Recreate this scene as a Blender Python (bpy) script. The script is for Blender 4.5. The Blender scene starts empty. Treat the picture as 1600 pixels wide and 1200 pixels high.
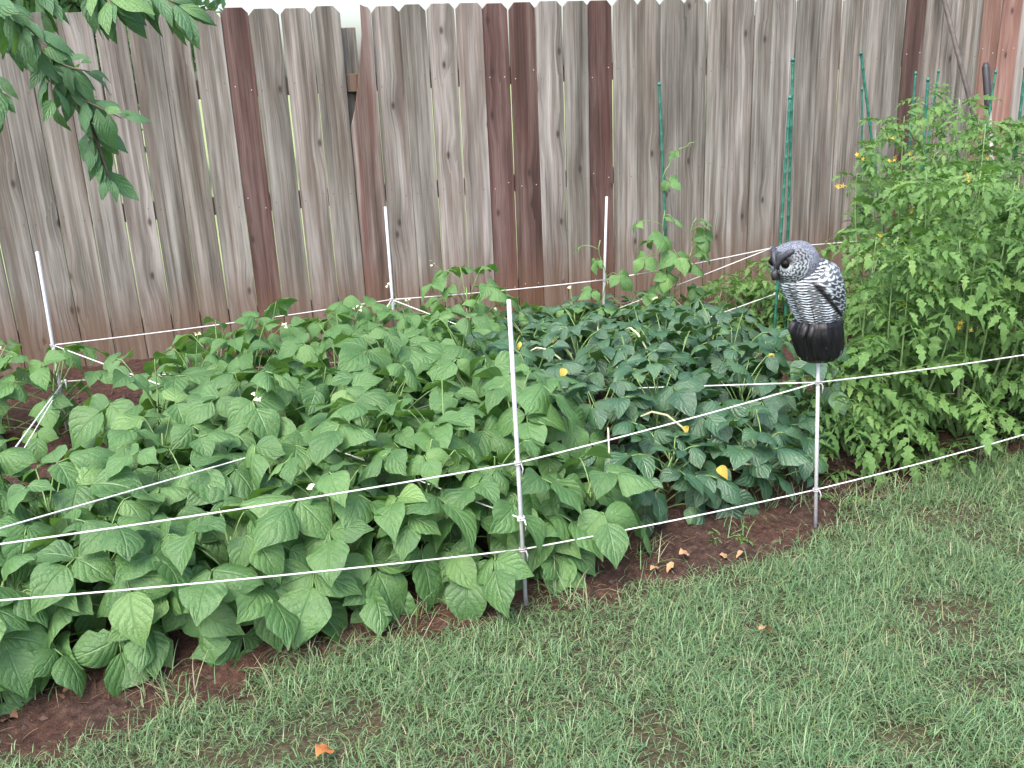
import bpy, bmesh, math, random
import numpy as np
from mathutils import Vector, Matrix, noise
random.seed(11)
rng = np.random.default_rng(11)
SC = bpy.context.scene
COL = SC.collection

# ------------------------------------------------------------------ camera
FPX, CAM_H = 1500.0, 1.4                       # focal length in pixels of a 1600 px wide frame, eye height
_n = Vector((200 / FPX, -4550 / FPX, -1.0)).normalized()      # straight down, seen by the camera
_zc = -_n
_yc = (Vector((0, 0, -1)) - _zc * Vector((0, 0, -1)).dot(_zc)).normalized()
_xc = _yc.cross(_zc)
ROT = Matrix((_xc, _yc, _zc))
CAM = Vector((0, 0, CAM_H))
cam_data = bpy.data.cameras.new('camera')
cam_data.sensor_width = 36.0
cam_data.lens = 36.0 * FPX / 1600.0
cam_data.clip_start = 0.05
cam_data.clip_end = 400.0
cam = bpy.data.objects.new('camera', cam_data)
cam.matrix_world = Matrix.Translation(CAM) @ ROT.to_4x4()
COL.objects.link(cam)
SC.camera = cam

# ------------------------------------------------------------------ light
SUN_EL, SUN_AZ = math.radians(56), math.radians(205)   # behind the camera, high, veiled by cloud
world = bpy.data.worlds.new('World')
SC.world = world
world.use_nodes = True
wn = world.node_tree.nodes
wl = world.node_tree.links
wn.clear()
sky = wn.new('ShaderNodeTexSky')
sky.sky_type = 'NISHITA'
sky.sun_disc = False
sky.sun_elevation = SUN_EL
sky.sun_rotation = SUN_AZ
sky.air_density = 1.0
sky.dust_density = 4.0
sky.ozone_density = 1.0
wbg = wn.new('ShaderNodeBackground')
wbg.inputs['Strength'].default_value = 0.15
wout = wn.new('ShaderNodeOutputWorld')
wl.new(sky.outputs[0], wbg.inputs['Color'])
wl.new(wbg.outputs[0], wout.inputs['Surface'])
sun_data = bpy.data.lights.new('sun', 'SUN')
sun_data.energy = 1.1
sun_data.angle = math.radians(35)
sun_data.color = (1.0, 0.95, 0.88)
sun = bpy.data.objects.new('sun', sun_data)
_sd = Vector((math.sin(SUN_AZ) * math.cos(SUN_EL), math.cos(SUN_AZ) * math.cos(SUN_EL), math.sin(SUN_EL)))
sun.rotation_euler = _sd.to_track_quat('Z', 'Y').to_euler()
sun.location = (0, 0, 6)
COL.objects.link(sun)
SC.view_settings.view_transform = 'Standard'
SC.view_settings.look = 'None'
SC.view_settings.exposure = 1.8
SC.view_settings.gamma = 1.0
SC.view_settings.use_curve_mapping = False
SC.cycles.max_bounces = 6
SC.cycles.diffuse_bounces = 3
SC.cycles.glossy_bounces = 2
SC.cycles.transmission_bounces = 4
SC.cycles.use_adaptive_sampling = True
SC.cycles.adaptive_threshold = 0.02

# ------------------------------------------------------------------ survey: picture point -> real point in the garden
def ray(u, v):
    return ROT @ Vector(((u - 800) / FPX, -(v - 600) / FPX, -1.0))
def G(u, v, z=0.0):                             # on the level plane at height z
    d = ray(u, v)
    return CAM + d * ((z - CAM_H) / d.z)
def on_plane(u, v, p, n):
    d = ray(u, v)
    return CAM + d * ((p - CAM).dot(n) / d.dot(n))
FP = Vector((0.014, 5.299, 0.0))                # a point of the fence face at ground level
FD = Vector((math.sin(math.radians(74)), math.cos(math.radians(74)), 0))   # along the fence
FN = Vector((FD.y, -FD.x, 0))                   # out of the fence, towards the garden
BM_ = Vector((0.012, 2.295, 0.0))               # front middle stake of the bed
BE = Vector((0.926, 0.378, 0)).normalized()     # along the bed
BN = Vector((-BE.y, BE.x, 0))                   # into the bed
def B(s, t, z=0.0):
    p = BM_ + BE * s + BN * t
    p.z = z
    return p
def on_fence(u, v, off=0.0):
    return on_plane(u, v, FP + FN * off, FN)

# ------------------------------------------------------------------ helpers
def tag(o, label=None, cat=None, group=None, kind=None):
    if label: o['label'] = label
    if cat: o['category'] = cat
    if group: o['group'] = group
    if kind: o['kind'] = kind
    return o
def empty(name, loc, label=None, cat=None, group=None):
    o = bpy.data.objects.new(name, None)
    o.location = loc
    o.empty_display_size = 0.05
    COL.objects.link(o)
    return tag(o, label, cat, group)
def add(name, mesh, parent=None, loc=None):
    o = bpy.data.objects.new(name, mesh)
    COL.objects.link(o)
    if parent is not None: o.parent = parent
    if loc is not None: o.location = loc
    return o
class MB:
    def __init__(s): s.v = []; s.f = []; s.c = []
    def tube(s, pts, rad, n=6, cap=True, col=None):
        pts = [Vector(p) for p in pts]
        if not isinstance(rad, (list, tuple)): rad = [rad] * len(pts)
        b = len(s.v); up = None
        for i, p in enumerate(pts):
            d = (pts[min(i + 1, len(pts) - 1)] - pts[max(i - 1, 0)])
            d = d.normalized() if d.length > 1e-9 else Vector((0, 0, 1))
            if up is None:
                up = Vector((1, 0, 0)) if abs(d.x) < 0.8 else Vector((0, 1, 0))
            a = (up - d * up.dot(d)).normalized(); up = a
            c = d.cross(a)
            for k in range(n):
                t = 2 * math.pi * k / n
                s.v.append(p + (a * math.cos(t) + c * math.sin(t)) * rad[i])
                s.c.append(col)
        for i in range(len(pts) - 1):
            for k in range(n):
                k2 = (k + 1) % n
                s.f.append((b + i * n + k, b + i * n + k2, b + (i + 1) * n + k2, b + (i + 1) * n + k))
        if cap:
            s.f.append(tuple(b + k for k in range(n))[::-1])
            s.f.append(tuple(b + (len(pts) - 1) * n + k for k in range(n)))
        return s
    def mesh(s, name, mat, smooth=True):
        me = bpy.data.meshes.new(name)
        me.from_pydata([tuple(v) for v in s.v], [], s.f)
        if mat: me.materials.append(mat)
        if smooth: me.polygons.foreach_set('use_smooth', [True] * len(me.polygons))
        if s.c and s.c[0] is not None:
            at = me.attributes.new('Col', 'FLOAT_COLOR', 'POINT')
            at.data.foreach_set('color', np.array([tuple(c) + (1,) for c in s.c], dtype=np.float32).ravel())
        me.update()
        return me
def bez(a, b, c, n):
    return [(1 - t) ** 2 * a + 2 * t * (1 - t) * b + t * t * c for t in [i / n for i in range(n + 1)]]

# ---- materials
class NT:
    def __init__(s, name):
        s.m = bpy.data.materials.new(name)
        s.m.use_nodes = True
        s.t = s.m.node_tree
        s.t.nodes.clear()
        s.out = s.t.nodes.new('ShaderNodeOutputMaterial')
    def n(s, typ, ins=None, **kw):
        nd = s.t.nodes.new(typ)
        for k, v in kw.items(): setattr(nd, k, v)
        for k, v in (ins or {}).items():
            if isinstance(v, bpy.types.NodeSocket): s.t.links.new(v, nd.inputs[k])
            else: nd.inputs[k].default_value = v
        return nd
    def math(s, op, a, b=None, c=None):
        nd = s.n('ShaderNodeMath', operation=op)
        for i, v in enumerate((a, b, c)):
            if v is None: continue
            if isinstance(v, bpy.types.NodeSocket): s.t.links.new(v, nd.inputs[i])
            else: nd.inputs[i].default_value = v
        return nd.outputs[0]
    def ramp(s, fac, stops, interp='LINEAR'):
        nd = s.n('ShaderNodeValToRGB', {'Fac': fac})
        cr = nd.color_ramp
        cr.interpolation = interp
        while len(cr.elements) < len(stops): cr.elements.new(0.5)
        for e, (p, c) in zip(cr.elements, stops):
            e.position = p
            e.color = (c if len(c) == 4 else tuple(c) + (1,)) if not isinstance(c, (int, float)) else (c, c, c, 1)
        return nd.outputs['Color']
    def mix(s, fac, a, b, mode='MIX'):
        nd = s.n('ShaderNodeMix', data_type='RGBA', blend_type=mode)
        for i, v in ((0, fac), (6, a), (7, b)):
            if isinstance(v, bpy.types.NodeSocket): s.t.links.new(v, nd.inputs[i])
            elif i == 0: nd.inputs[0].default_value = v
            else: nd.inputs[i].default_value = tuple(v) + (1,) if len(v) == 3 else v
        return nd.outputs[2]
    def noise(s, vec, scale, detail=4, rough=0.55, dist=0.0, dims='3D'):
        nd = s.n('ShaderNodeTexNoise', {'Vector': vec, 'Scale': scale, 'Detail': detail, 'Roughness': rough, 'Distortion': dist})
        return nd.outputs['Fac']
    def mapping(s, vec, scale=(1, 1, 1), loc=(0, 0, 0)):
        return s.n('ShaderNodeMapping', {'Vector': vec, 'Scale': scale, 'Location': loc}).outputs[0]
    def bump(s, h, strength=0.4, dist=0.01, normal=None):
        i = {'Height': h, 'Strength': strength, 'Distance': dist}
        if normal is not None: i['Normal'] = normal
        return s.n('ShaderNodeBump', i).outputs[0]
    def principled(s, **ins):
        mp = {'color': 'Base Color', 'rough': 'Roughness', 'normal': 'Normal', 'metal': 'Metallic', 'spec': 'Specular IOR Level'}
        return s.n('ShaderNodeBsdfPrincipled', {mp.get(k, k): v for k, v in ins.items()})
    def finish(s, sh):
        s.t.links.new(sh, s.out.inputs['Surface'])
        return s.m
def plain(name, col, rough=0.5, metal=0.0, var=0.25, scale=40.0, bump=0.15):
    t = NT(name)
    co = t.n('ShaderNodeTexCoord').outputs['Object']
    nz = t.noise(co, scale, 5)
    c = t.mix(t.ramp(nz, [(0.3, 0.0), (0.7, 1.0)]), tuple(x * (1 - var) for x in col), tuple(min(1, x * (1 + var)) for x in col))
    p = t.principled(color=c, rough=rough, metal=metal, normal=t.bump(nz, bump, 0.003))
    return t.finish(p.outputs[0])
def leaf_material(name, dark, mid, light, vein, rough=0.46, trans=0.28, nveins=5.0, spec=0.5, quilt=0.3, tcol=None):
    t = NT(name)
    uv = t.n('ShaderNodeUVMap', uv_map='UV').outputs[0]
    sep = t.n('ShaderNodeSeparateXYZ', {'Vector': uv})
    u, v = sep.outputs[0], sep.outputs[1]
    a = t.math('ABSOLUTE', t.math('MULTIPLY_ADD', u, 2.0, -1.0))
    rnd = t.n('ShaderNodeObjectInfo').outputs['Random']
    q = t.math('MULTIPLY_ADD', v, nveins, t.math('MULTIPLY', a, -2.3))
    fr = t.math('FRACT', t.math('ADD', q, 20.0))
    tri = t.math('ABSOLUTE', t.math('SUBTRACT', fr, 0.5))          # .5 on a vein, 0 between
    lat = t.ramp(tri, [(0.40, 0.0), (0.5, 1.0)])
    midr = t.ramp(a, [(0.0, 1.0), (0.07, 0.0)])
    veins = t.math('MAXIMUM', t.math('MULTIPLY', lat, 0.6), midr)
    co = t.n('ShaderNodeTexCoord').outputs['Object']
    off = t.n('ShaderNodeCombineXYZ', {'X': t.math('MULTIPLY', rnd, 31.0), 'Y': t.math('MULTIPLY', rnd, 17.0), 'Z': 0.0}).outputs[0]
    cv = t.n('ShaderNodeVectorMath', {0: co, 1: off}, operation='ADD').outputs[0]
    n1 = t.noise(cv, 2.6, 4)
    n2 = t.noise(cv, 22.0, 3)
    base = t.ramp(rnd, [(0.0, dark), (0.45, mid), (0.85, mid), (1.0, light)])
    c = t.mix(t.ramp(n1, [(0.35, 0.0), (0.75, 0.7)]), base, t.mix(0.5, base, light))
    c = t.mix(t.math('MULTIPLY', t.ramp(n2, [(0.4, 0.0), (0.8, 1.0)]), 0.25), c, dark)
    c = t.mix(t.math('MULTIPLY', veins, 0.32), c, vein)
    n3 = t.noise(cv, 9.0, 2)
    bad = t.math('MULTIPLY', t.ramp(n3, [(0.66, 0.0), (0.74, 1.0)]), t.ramp(t.math('FRACT', t.math('MULTIPLY', rnd, 13.7)), [(0.55, 0.0), (0.8, 0.75)]))
    c = t.mix(bad, c, (0.20, 0.19, 0.06))
    h = t.math('ADD', t.math('MULTIPLY', t.math('MULTIPLY', tri, tri), -2.2 * quilt), t.math('MULTIPLY', midr, -0.6))
    h = t.math('ADD', h, t.math('MULTIPLY', n2, 0.35))
    nrm = t.bump(h, 0.42, 0.03)
    p = t.principled(color=c, rough=t.math('MULTIPLY_ADD', n1, 0.2, rough - 0.1), spec=spec, normal=nrm)
    tl = t.n('ShaderNodeBsdfTranslucent', {'Color': t.mix(0.75, c, tcol or (0.16, 0.34, 0.03))})
    mx = t.n('ShaderNodeMixShader', {0: trans, 1: p.outputs[0], 2: tl.outputs[0]})
    return t.finish(mx.outputs[0])
def wood_material(name, c_dark, c_mid, c_light, c_red, red_amt, grain=0.5):
    t = NT(name)
    co = t.n('ShaderNodeTexCoord').outputs['Object']
    rnd = t.n('ShaderNodeObjectInfo').outputs['Random']
    off = t.n('ShaderNodeCombineXYZ', {'X': t.math('MULTIPLY', rnd, 9.0), 'Y': t.math('MULTIPLY', rnd, 5.0), 'Z': t.math('MULTIPLY', rnd, 37.0)}).outputs[0]
    pv = t.n('ShaderNodeVectorMath', {0: co, 1: off}, operation='ADD').outputs[0]
    # knots bend the grain around them
    ks = t.n('ShaderNodeSeparateXYZ', {'Vector': pv})
    kv = t.n('ShaderNodeCombineXYZ', {'X': t.math('MULTIPLY', ks.outputs[0], 7.0), 'Y': t.math('MULTIPLY', ks.outputs[2], 3.4), 'Z': 0.0}).outputs[0]
    vor = t.n('ShaderNodeTexVoronoi', {'Vector': kv, 'Scale': 1.0, 'Randomness': 1.0}, voronoi_dimensions='2D')
    kd = vor.outputs['Distance']
    ksel = t.math('GREATER_THAN', t.n('ShaderNodeSeparateColor', {'Color': vor.outputs['Color']}).outputs[0], 0.68)
    knot = t.math('MULTIPLY', t.ramp(kd, [(0.03, 1.0), (0.09, 0.0)]), ksel)
    halo = t.math('MULTIPLY', t.ramp(kd, [(0.05, 1.0), (0.5, 0.0)]), ksel)
    warp = t.math('MULTIPLY', halo, 0.016)
    sx = t.n('ShaderNodeSeparateXYZ', {'Vector': pv})
    gx = t.math('ADD', sx.outputs[0], t.math('ADD', warp, t.math('MULTIPLY', t.noise(t.mapping(pv, (4, 1, 1.0)), 1.0, 2), 0.022)))
    gv = t.n('ShaderNodeCombineXYZ', {'X': gx, 'Y': sx.outputs[1], 'Z': sx.outputs[2]}).outputs[0]
    g1 = t.noise(t.mapping(gv, (130, 20, 1.1)), 1.0, 5, 0.6)
    g2 = t.noise(t.mapping(gv, (38, 10, 0.7)), 1.0, 3, 0.5)
    blot = t.noise(t.mapping(gv, (16, 6, 1.3)), 1.0, 4, 0.6)
    blot2 = t.noise(t.mapping(gv, (22, 6, 0.9), (4, 2, 9)), 1.0, 3, 0.5)
    tone = t.math('ADD', t.math('MULTIPLY', g1, 0.28), t.math('ADD', t.math('MULTIPLY', g2, 0.34), t.math('MULTIPLY', blot, 0.58)))
    c = t.ramp(tone, [(0.42, c_dark), (0.58, c_mid), (0.76, c_light)])
    c = t.mix(t.math('MULTIPLY', t.ramp(blot2, [(0.46, 0.0), (0.66, 1.0)]), red_amt), c, t.mix(0.65, c, c_red))
    c = t.mix(t.math('MULTIPLY', t.ramp(rnd, [(0.0, 0.0), (1.0, 1.0)]), 0.35), c, t.mix(1.0, c, (1.28, 1.22, 1.18), 'MULTIPLY'))
    c = t.mix(t.math('MULTIPLY', t.math('MULTIPLY', halo, halo), 0.4), c, t.mix(1.0, c, (0.5, 0.45, 0.45), 'MULTIPLY'))
    r2 = t.math('FRACT', t.math('MULTIPLY', rnd, 7.31))
    c = t.mix(1.0, c, t.ramp(r2, [(0.0, (0.80, 0.80, 0.76)), (0.35, (0.96, 0.96, 0.92)), (0.7, (1.0, 0.97, 0.94)), (1.0, (1.14, 1.12, 1.12))]), 'MULTIPLY')
    c = t.mix(t.math('MULTIPLY', knot, 0.8), c, (0.035, 0.024, 0.022))
    # mud splashed up from the bed and algae at the foot, with a ragged edge
    lz = t.n('ShaderNodeSeparateXYZ', {'Vector': co}).outputs[2]
    edge = t.math('ADD', lz, t.math('MULTIPLY', t.noise(t.mapping(pv, (14, 1, 5)), 1.0, 4), -0.35))
    mud = t.ramp(edge, [(0.02, 1.0), (0.30, 0.0)])
    c = t.mix(t.math('MULTIPLY', mud, 0.62), c, (0.125, 0.070, 0.042))
    crk = t.ramp(t.noise(t.mapping(gv, (170, 20, 2.2), (3, 1, 5)), 1.0, 3, 0.55), [(0.30, 1.0), (0.38, 0.0)])
    c = t.mix(t.math('MULTIPLY', crk, 0.55), c, t.mix(1.0, c, (0.35, 0.32, 0.30), 'MULTIPLY'))
    h = t.math('ADD', t.math('MULTIPLY', g1, 1.0), t.math('ADD', t.math('MULTIPLY', knot, -0.4), t.math('MULTIPLY', crk, -0.8)))
    p = t.principled(color=c, rough=0.88, spec=0.2, normal=t.bump(h, grain, 0.006))
    return t.finish(p.outputs[0])

M = {}
M['wood'] = wood_material('weathered_wood', (0.048, 0.044, 0.039), (0.138, 0.131, 0.119), (0.30, 0.292, 0.28), (0.13, 0.070, 0.050), 0.32)
M['wood_red'] = wood_material('reddish_wood', (0.028, 0.017, 0.016), (0.066, 0.041, 0.037), (0.135, 0.098, 0.090), (0.078, 0.032, 0.027), 0.5)
M['wood_orange'] = wood_material('fresh_red_wood', (0.10, 0.055, 0.045), (0.19, 0.115, 0.095), (0.30, 0.20, 0.175), (0.20, 0.09, 0.065), 0.7)
M['wood_split'] = wood_material('split_red_grey_wood', (0.045, 0.034, 0.030), (0.115, 0.085, 0.075), (0.24, 0.21, 0.20), (0.10, 0.036, 0.030), 1.0)
M['bean'] = leaf_material('bean_leaf', (0.050, 0.122, 0.040), (0.080, 0.178, 0.058), (0.155, 0.275, 0.085), (0.18, 0.30, 0.12))
M['vine'] = leaf_material('pole_bean_leaf', (0.060, 0.150, 0.046), (0.095, 0.212, 0.064), (0.155, 0.285, 0.085), (0.17, 0.31, 0.11), trans=0.32)
M['cowpea'] = leaf_material('cowpea_leaf', (0.022, 0.066, 0.033), (0.036, 0.100, 0.047), (0.070, 0.152, 0.058), (0.085, 0.17, 0.085), rough=0.38, trans=0.18, spec=0.75, quilt=0.3)
M['yellow'] = leaf_material('yellowed_leaf', (0.35, 0.26, 0.03), (0.48, 0.34, 0.05), (0.5, 0.42, 0.08), (0.55, 0.45, 0.2), tcol=(0.6, 0.4, 0.05))
M['tomato'] = leaf_material('tomato_leaf', (0.065, 0.142, 0.042), (0.118, 0.235, 0.070), (0.20, 0.33, 0.10), (0.16, 0.29, 0.12), trans=0.36, nveins=5, spec=0.3)
M['tree'] = leaf_material('tree_leaf', (0.042, 0.105, 0.048), (0.070, 0.165, 0.075), (0.135, 0.26, 0.075), (0.12, 0.23, 0.09), rough=0.45, trans=0.3, spec=0.45)
M['stem'] = plain('green_stem', (0.13, 0.22, 0.07), 0.6)
M['tomato_stem'] = plain('tomato_stem', (0.17, 0.26, 0.10), 0.65)
M['bark'] = plain('grey_brown_bark', (0.11, 0.085, 0.065), 0.9, scale=25, bump=0.8)
M['twig'] = plain('twig_bark', (0.14, 0.13, 0.06), 0.8)
M['white_stake'] = plain('grey_white_metal', (0.46, 0.46, 0.49), 0.4, 0.0, 0.12, 60)
M['string'] = plain('white_cord', (0.66, 0.65, 0.65), 0.85, 0.0, 0.15, 400, 0.4)
M['green_stake'] = plain('green_plastic', (0.018, 0.115, 0.080), 0.42, 0.0, 0.3, 50)
M['dark_wood'] = plain('dark_pole_wood', (0.06, 0.05, 0.045), 0.7, 0.0, 0.4, 30)
M['grip'] = plain('black_rubber', (0.022, 0.021, 0.024), 0.55)
M['shaft'] = plain('grey_handle', (0.22, 0.20, 0.20), 0.6)
M['brown_dry'] = plain('brown_dead_leaf', (.15, .085, .05), .85, 0, .4, 25)
M['dry'] = plain('dry_leaf', (0.34, 0.20, 0.10), 0.8, 0, 0.35, 25)
M['orange_dry'] = plain('orange_dry_leaf', (0.36, 0.13, 0.035), 0.7, 0, 0.35, 25)
M['flower_w'] = plain('cream_petal', (0.70, 0.70, 0.48), 0.7)
M['flower_y'] = plain('yellow_petal', (0.75, 0.48, 0.06), 0.6)
M['pod'] = plain('pale_pod', (0.42, 0.45, 0.26), 0.6)
M['rock_crumb'] = plain('soil_crumb', (0.050, 0.031, 0.024), 0.95, 0, 0.5, 30, 0.6)
def soil_material():
    t = NT('garden_soil')
    co = t.n('ShaderNodeTexCoord').outputs['Object']
    n1 = t.noise(co, 3.0, 5); n2 = t.noise(co, 45, 6, 0.7); n3 = t.noise(co, 160, 3)
    c = t.ramp(n2, [(0.32, (0.020, 0.012, 0.010)), (0.55, (0.055, 0.033, 0.026)), (0.78, (0.12, 0.075, 0.056))])
    c = t.mix(t.ramp(n1, [(0.4, 0.0), (0.7, 0.6)]), c, t.mix(1.0, c, (1.5, 1.15, 1.0), 'MULTIPLY'))
    c = t.mix(t.ramp(n3, [(0.66, 0.0), (0.72, 0.5)]), c, (0.24, 0.18, 0.13))
    h = t.math('ADD', n2, t.math('MULTIPLY', n3, 0.3))
    return t.finish(t.principled(color=c, rough=0.95, spec=0.15, normal=t.bump(h, 1.0, 0.012)).outputs[0])
def lawn_material():
    t = NT('lawn_thatch')
    co = t.n('ShaderNodeTexCoord').outputs['Object']
    n1 = t.noise(co, 2.2, 4); n2 = t.noise(co, 70, 5, 0.7)
    c = t.ramp(n2, [(0.3, (0.022, 0.017, 0.012)), (0.5, (0.055, 0.050, 0.030)), (0.75, (0.11, 0.105, 0.06))])
    c = t.mix(t.ramp(n1, [(0.5, 0.0), (0.7, 0.7)]), c, t.mix(0.5, c, (0.10, 0.055, 0.04)))
    sy = t.n('ShaderNodeSeparateXYZ', {'Vector': co}).outputs[1]
    far = t.ramp(t.math('MULTIPLY', sy, 0.02), [(0.10, 0.0), (0.16, 1.0)])      # the neighbour's greener, fuller lawn
    c = t.mix(far, c, t.mix(n1, (0.17, 0.22, 0.09), (0.27, 0.31, 0.16)))
    return t.finish(t.principled(color=c, rough=0.95, spec=0.1, normal=t.bump(n2, 0.8, 0.01)).outputs[0])
def attr_material(name, rough=0.5, trans=0.0, spec=0.4, bump_scale=0, bump=0.0):
    t = NT(name)
    a = t.n('ShaderNodeAttribute', attribute_name='Col').outputs['Color']
    ins = dict(color=a, rough=rough, spec=spec)
    if bump_scale:
        co = t.n('ShaderNodeTexCoord').outputs['Object']
        ins['normal'] = t.bump(t.noise(co, bump_scale, 3), bump, 0.002)
    p = t.principled(**ins)
    if trans:
        tl = t.n('ShaderNodeBsdfTranslucent', {'Color': a})
        return t.finish(t.n('ShaderNodeMixShader', {0: trans, 1: p.outputs[0], 2: tl.outputs[0]}).outputs[0])
    return t.finish(p.outputs[0])
M['nail_bright'] = plain('zinc_nail', (.40, .40, .40), .4)
M['nail_rust'] = plain('rusty_nail', (.07, .05, .045), .8)
M['litter'] = M['dry']
M['soil'] = soil_material()
M['lawn'] = lawn_material()
M['grass'] = attr_material('grass_blade', 0.55, 0.25, 0.3)
M['stump'] = attr_material('glossy_black_plastic', 0.42, 0, 0.28, 160, 0.5)
M['owl'] = attr_material('painted_owl_plastic', 0.5, 0, 0.4, 220, 0.35)

# ------------------------------------------------------------------ ground
def fbm(x, y, s=1.0, seed=0.0, oct=4):
    v = 0; a = 1; f = s
    for _ in range(oct):
        v += a * noise.noise((x * f + seed, y * f - seed, seed * 0.7)); a *= 0.5; f *= 2
    return v
me = bpy.data.meshes.new('lawn')
me.from_pydata([(-60, -50, 0), (60, -50, 0), (60, 90, 0), (-60, 90, 0)], [], [(0, 1, 2, 3)])
me.materials.append(M['lawn'])
tag(add('lawn', me), 'patchy green lawn in front of the vegetable bed', kind='structure')
def soil_edge(s):                               # front edge of the soil, in bed coordinates
    return -0.04 + 0.16 / (1 + math.exp(-(s - 1.25) * 7)) + 0.06 * noise.noise((s * 2.1, 3.3, 0)) + 0.03 * noise.noise((s * 7, 1.3, 0)) - 0.05 * math.exp(-((s - 0.55) / 0.3) ** 2) - 0.04 * math.exp(-((s + 0.95) / 0.35) ** 2)
NS, NTT = 300, 170
vs = []
for j in range(NTT + 1):
    t = -0.35 + (j / NTT) * 3.6
    for i in range(NS + 1):
        s = -2.6 + (i / NS) * 6.6
        p = B(s, t)
        d = t - soil_edge(s)
        z = 0.006 + 0.05 * min(1, max(-0.5, d / 0.35)) + 0.012 * fbm(p.x, p.y, 6, 2.0) * min(1, max(0, d * 8 + .3)) + 0.007 * fbm(p.x, p.y, 26, 5.0, 3) * min(1, max(0, d * 8 + .3))
        if d < 0: z = 0.006 + d * 0.25
        vs.append((p.x, p.y, z))
fs = [(j * (NS + 1) + i, j * (NS + 1) + i + 1, (j + 1) * (NS + 1) + i + 1, (j + 1) * (NS + 1) + i) for j in range(NTT) for i in range(NS)]
me = bpy.data.meshes.new('soil_bed')
me.from_pydata(vs, [], fs)
me.materials.append(M['soil'])
me.polygons.foreach_set('use_smooth', [True] * len(me.polygons))
tag(add('soil_bed', me), 'dark brown bare soil of the vegetable bed', kind='structure')

# ------------------------------------------------------------------ fence
fence = empty('wooden_fence', FP, 'tall weathered wooden privacy fence of upright dog-eared boards behind the bed', 'fence')
SEAMS = [-268, -214, -161, -108, -55, -2, 50, 104, 159, 208.5, 258, 307, 356, 400, 448, 494, 540, 587, 631, 673, 716, 757, 797, 839, 880, 917.5, 957,
         994, 1031, 1067, 1103, 1140, 1176, 1209, 1240, 1276, 1309, 1343, 1375, 1407, 1437, 1465, 1494, 1524, 1552, 1582, 1612, 1641, 1669, 1697]
RED = {356: 'wood_red', 757: 'wood_red', 797: 'wood_red', 917.5: 'wood_red', 1407: 'wood_red', 1524: 'wood_orange', 1552: 'wood_orange'}
def fence_local(s, off=0.0, z=0.0):            # along the fence, out of it, up
    p = FD * s + FN * off
    return Vector((p.x, p.y, z))
fang = math.atan2(FD.y, FD.x)
TH = 0.016
def board(outline, mat, s0, tilt=0.0, off=0.0, name='board'):
    bm = bmesh.new()
    vf = [bm.verts.new((x, -TH / 2, z)) for x, z in outline]
    f = bm.faces.new(vf)
    r = bmesh.ops.extrude_face_region(bm, geom=[f])
    bmesh.ops.translate(bm, verts=[g for g in r['geom'] if isinstance(g, bmesh.types.BMVert)], vec=(0, TH, 0))
    bmesh.ops.recalc_face_normals(bm, faces=bm.faces)
    bmesh.ops.bevel(bm, geom=[e for e in bm.edges], offset=0.0018, segments=1, affect='EDGES')
    me = bpy.data.meshes.new(name)
    bm.to_mesh(me); bm.free()
    me.materials.append(M[mat])
    o = add(name, me, fence, fence_local(s0, off))
    o.rotation_euler = (random.uniform(-.004, .004), tilt, fang)
    return o
for i in range(len(SEAMS) - 1):
    a, b = SEAMS[i], SEAMS[i + 1]
    sa = (on_fence(a, 120) - FP).dot(FD); sb = (on_fence(b, 120) - FP).dot(FD)
    gap = 0.002 + 0.002 * random.random() if a > 820 else 0.0025 + 0.003 * random.random()
    w = (sb - sa) - gap
    x0, x1 = -w / 2, w / 2
    top = 1.722 + random.uniform(-.006, .006)
    if 317 > a > 200: top -= 0.012
    c = 0.026 + random.uniform(-.004, .006)
    cz = c * random.uniform(1.0, 1.25)
    if a == 540:      # the split board: its upper left is torn away
        ol = [(x0, -0.06), (x1, -0.06), (x1, top - 0.03), (x1 - .012, top - 0.012), (x1 - .03, top - 0.008), (x1 - .048, top + 0.002), (x1 - .052, top - .14), (x1 - .068, top - .24), (x1 - .08, top - .31),
              (x1 - .098, top - .40), (x1 - .12, top - .50), (x0, top - .58)]
        board(ol, 'wood_split', (sa + sb) / 2, 0.0, 0.004)['label'] = 'split board with its upper left torn away'
        continue
    ol = [(x0, -0.06), (x1, -0.06), (x1, top - cz), (x1 - c, top), (x0 + c, top), (x0, top - cz)]
    o = board(ol, RED.get(a, 'wood'), (sa + sb) / 2, random.uniform(-.0035, .0035), random.uniform(-.003, .003))
    nails = MB()
    for zr in (1.36, .80, .22):
        for sx in (-1, 1):
            q = Vector((sx * w * random.uniform(.24, .36), -TH / 2, zr + random.uniform(-.03, .03)))
            nails.tube([q + Vector((0, .001, 0)), q + Vector((0, -.0012, 0))], .003, 6)
    add('nail_heads', nails.mesh('nail_heads', M['nail_bright' if a in RED else 'nail_rust'], False), o)
    if a in RED: o['label'] = 'reddish newer board'
sA = (on_fence(SEAMS[0], 120) - FP).dot(FD); sB = (on_fence(SEAMS[-1], 120) - FP).dot(FD)
def box_mesh(name, sx, sy, sz, mat):
    bm = bmesh.new()
    bmesh.ops.create_cube(bm, size=1, matrix=Matrix.Diagonal((sx, sy, sz, 1)))
    bmesh.ops.bevel(bm, geom=list(bm.edges), offset=0.003, segments=1, affect='EDGES')
    me = bpy.data.meshes.new(name)
    bm.to_mesh(me); bm.free(); me.materials.append(mat)
    return me
for z in (1.36, 0.80, 0.22):
    o = add('rail', box_mesh('rail', sB - sA, 0.038, 0.088, M['wood']), fence, fence_local((sA + sB) / 2, -0.030, z))
    o.rotation_euler.z = fang
sp = (on_fence(549, 120) - FP).dot(FD)
pm = box_mesh('post', 0.098, 0.09, 1.70, M['wood'])
for k in (-1, 0, 1):
    o = add('post', pm, fence, fence_local(sp + 2.38 * k, -0.098, 0.775))
    o.rotation_euler.z = fang

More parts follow.
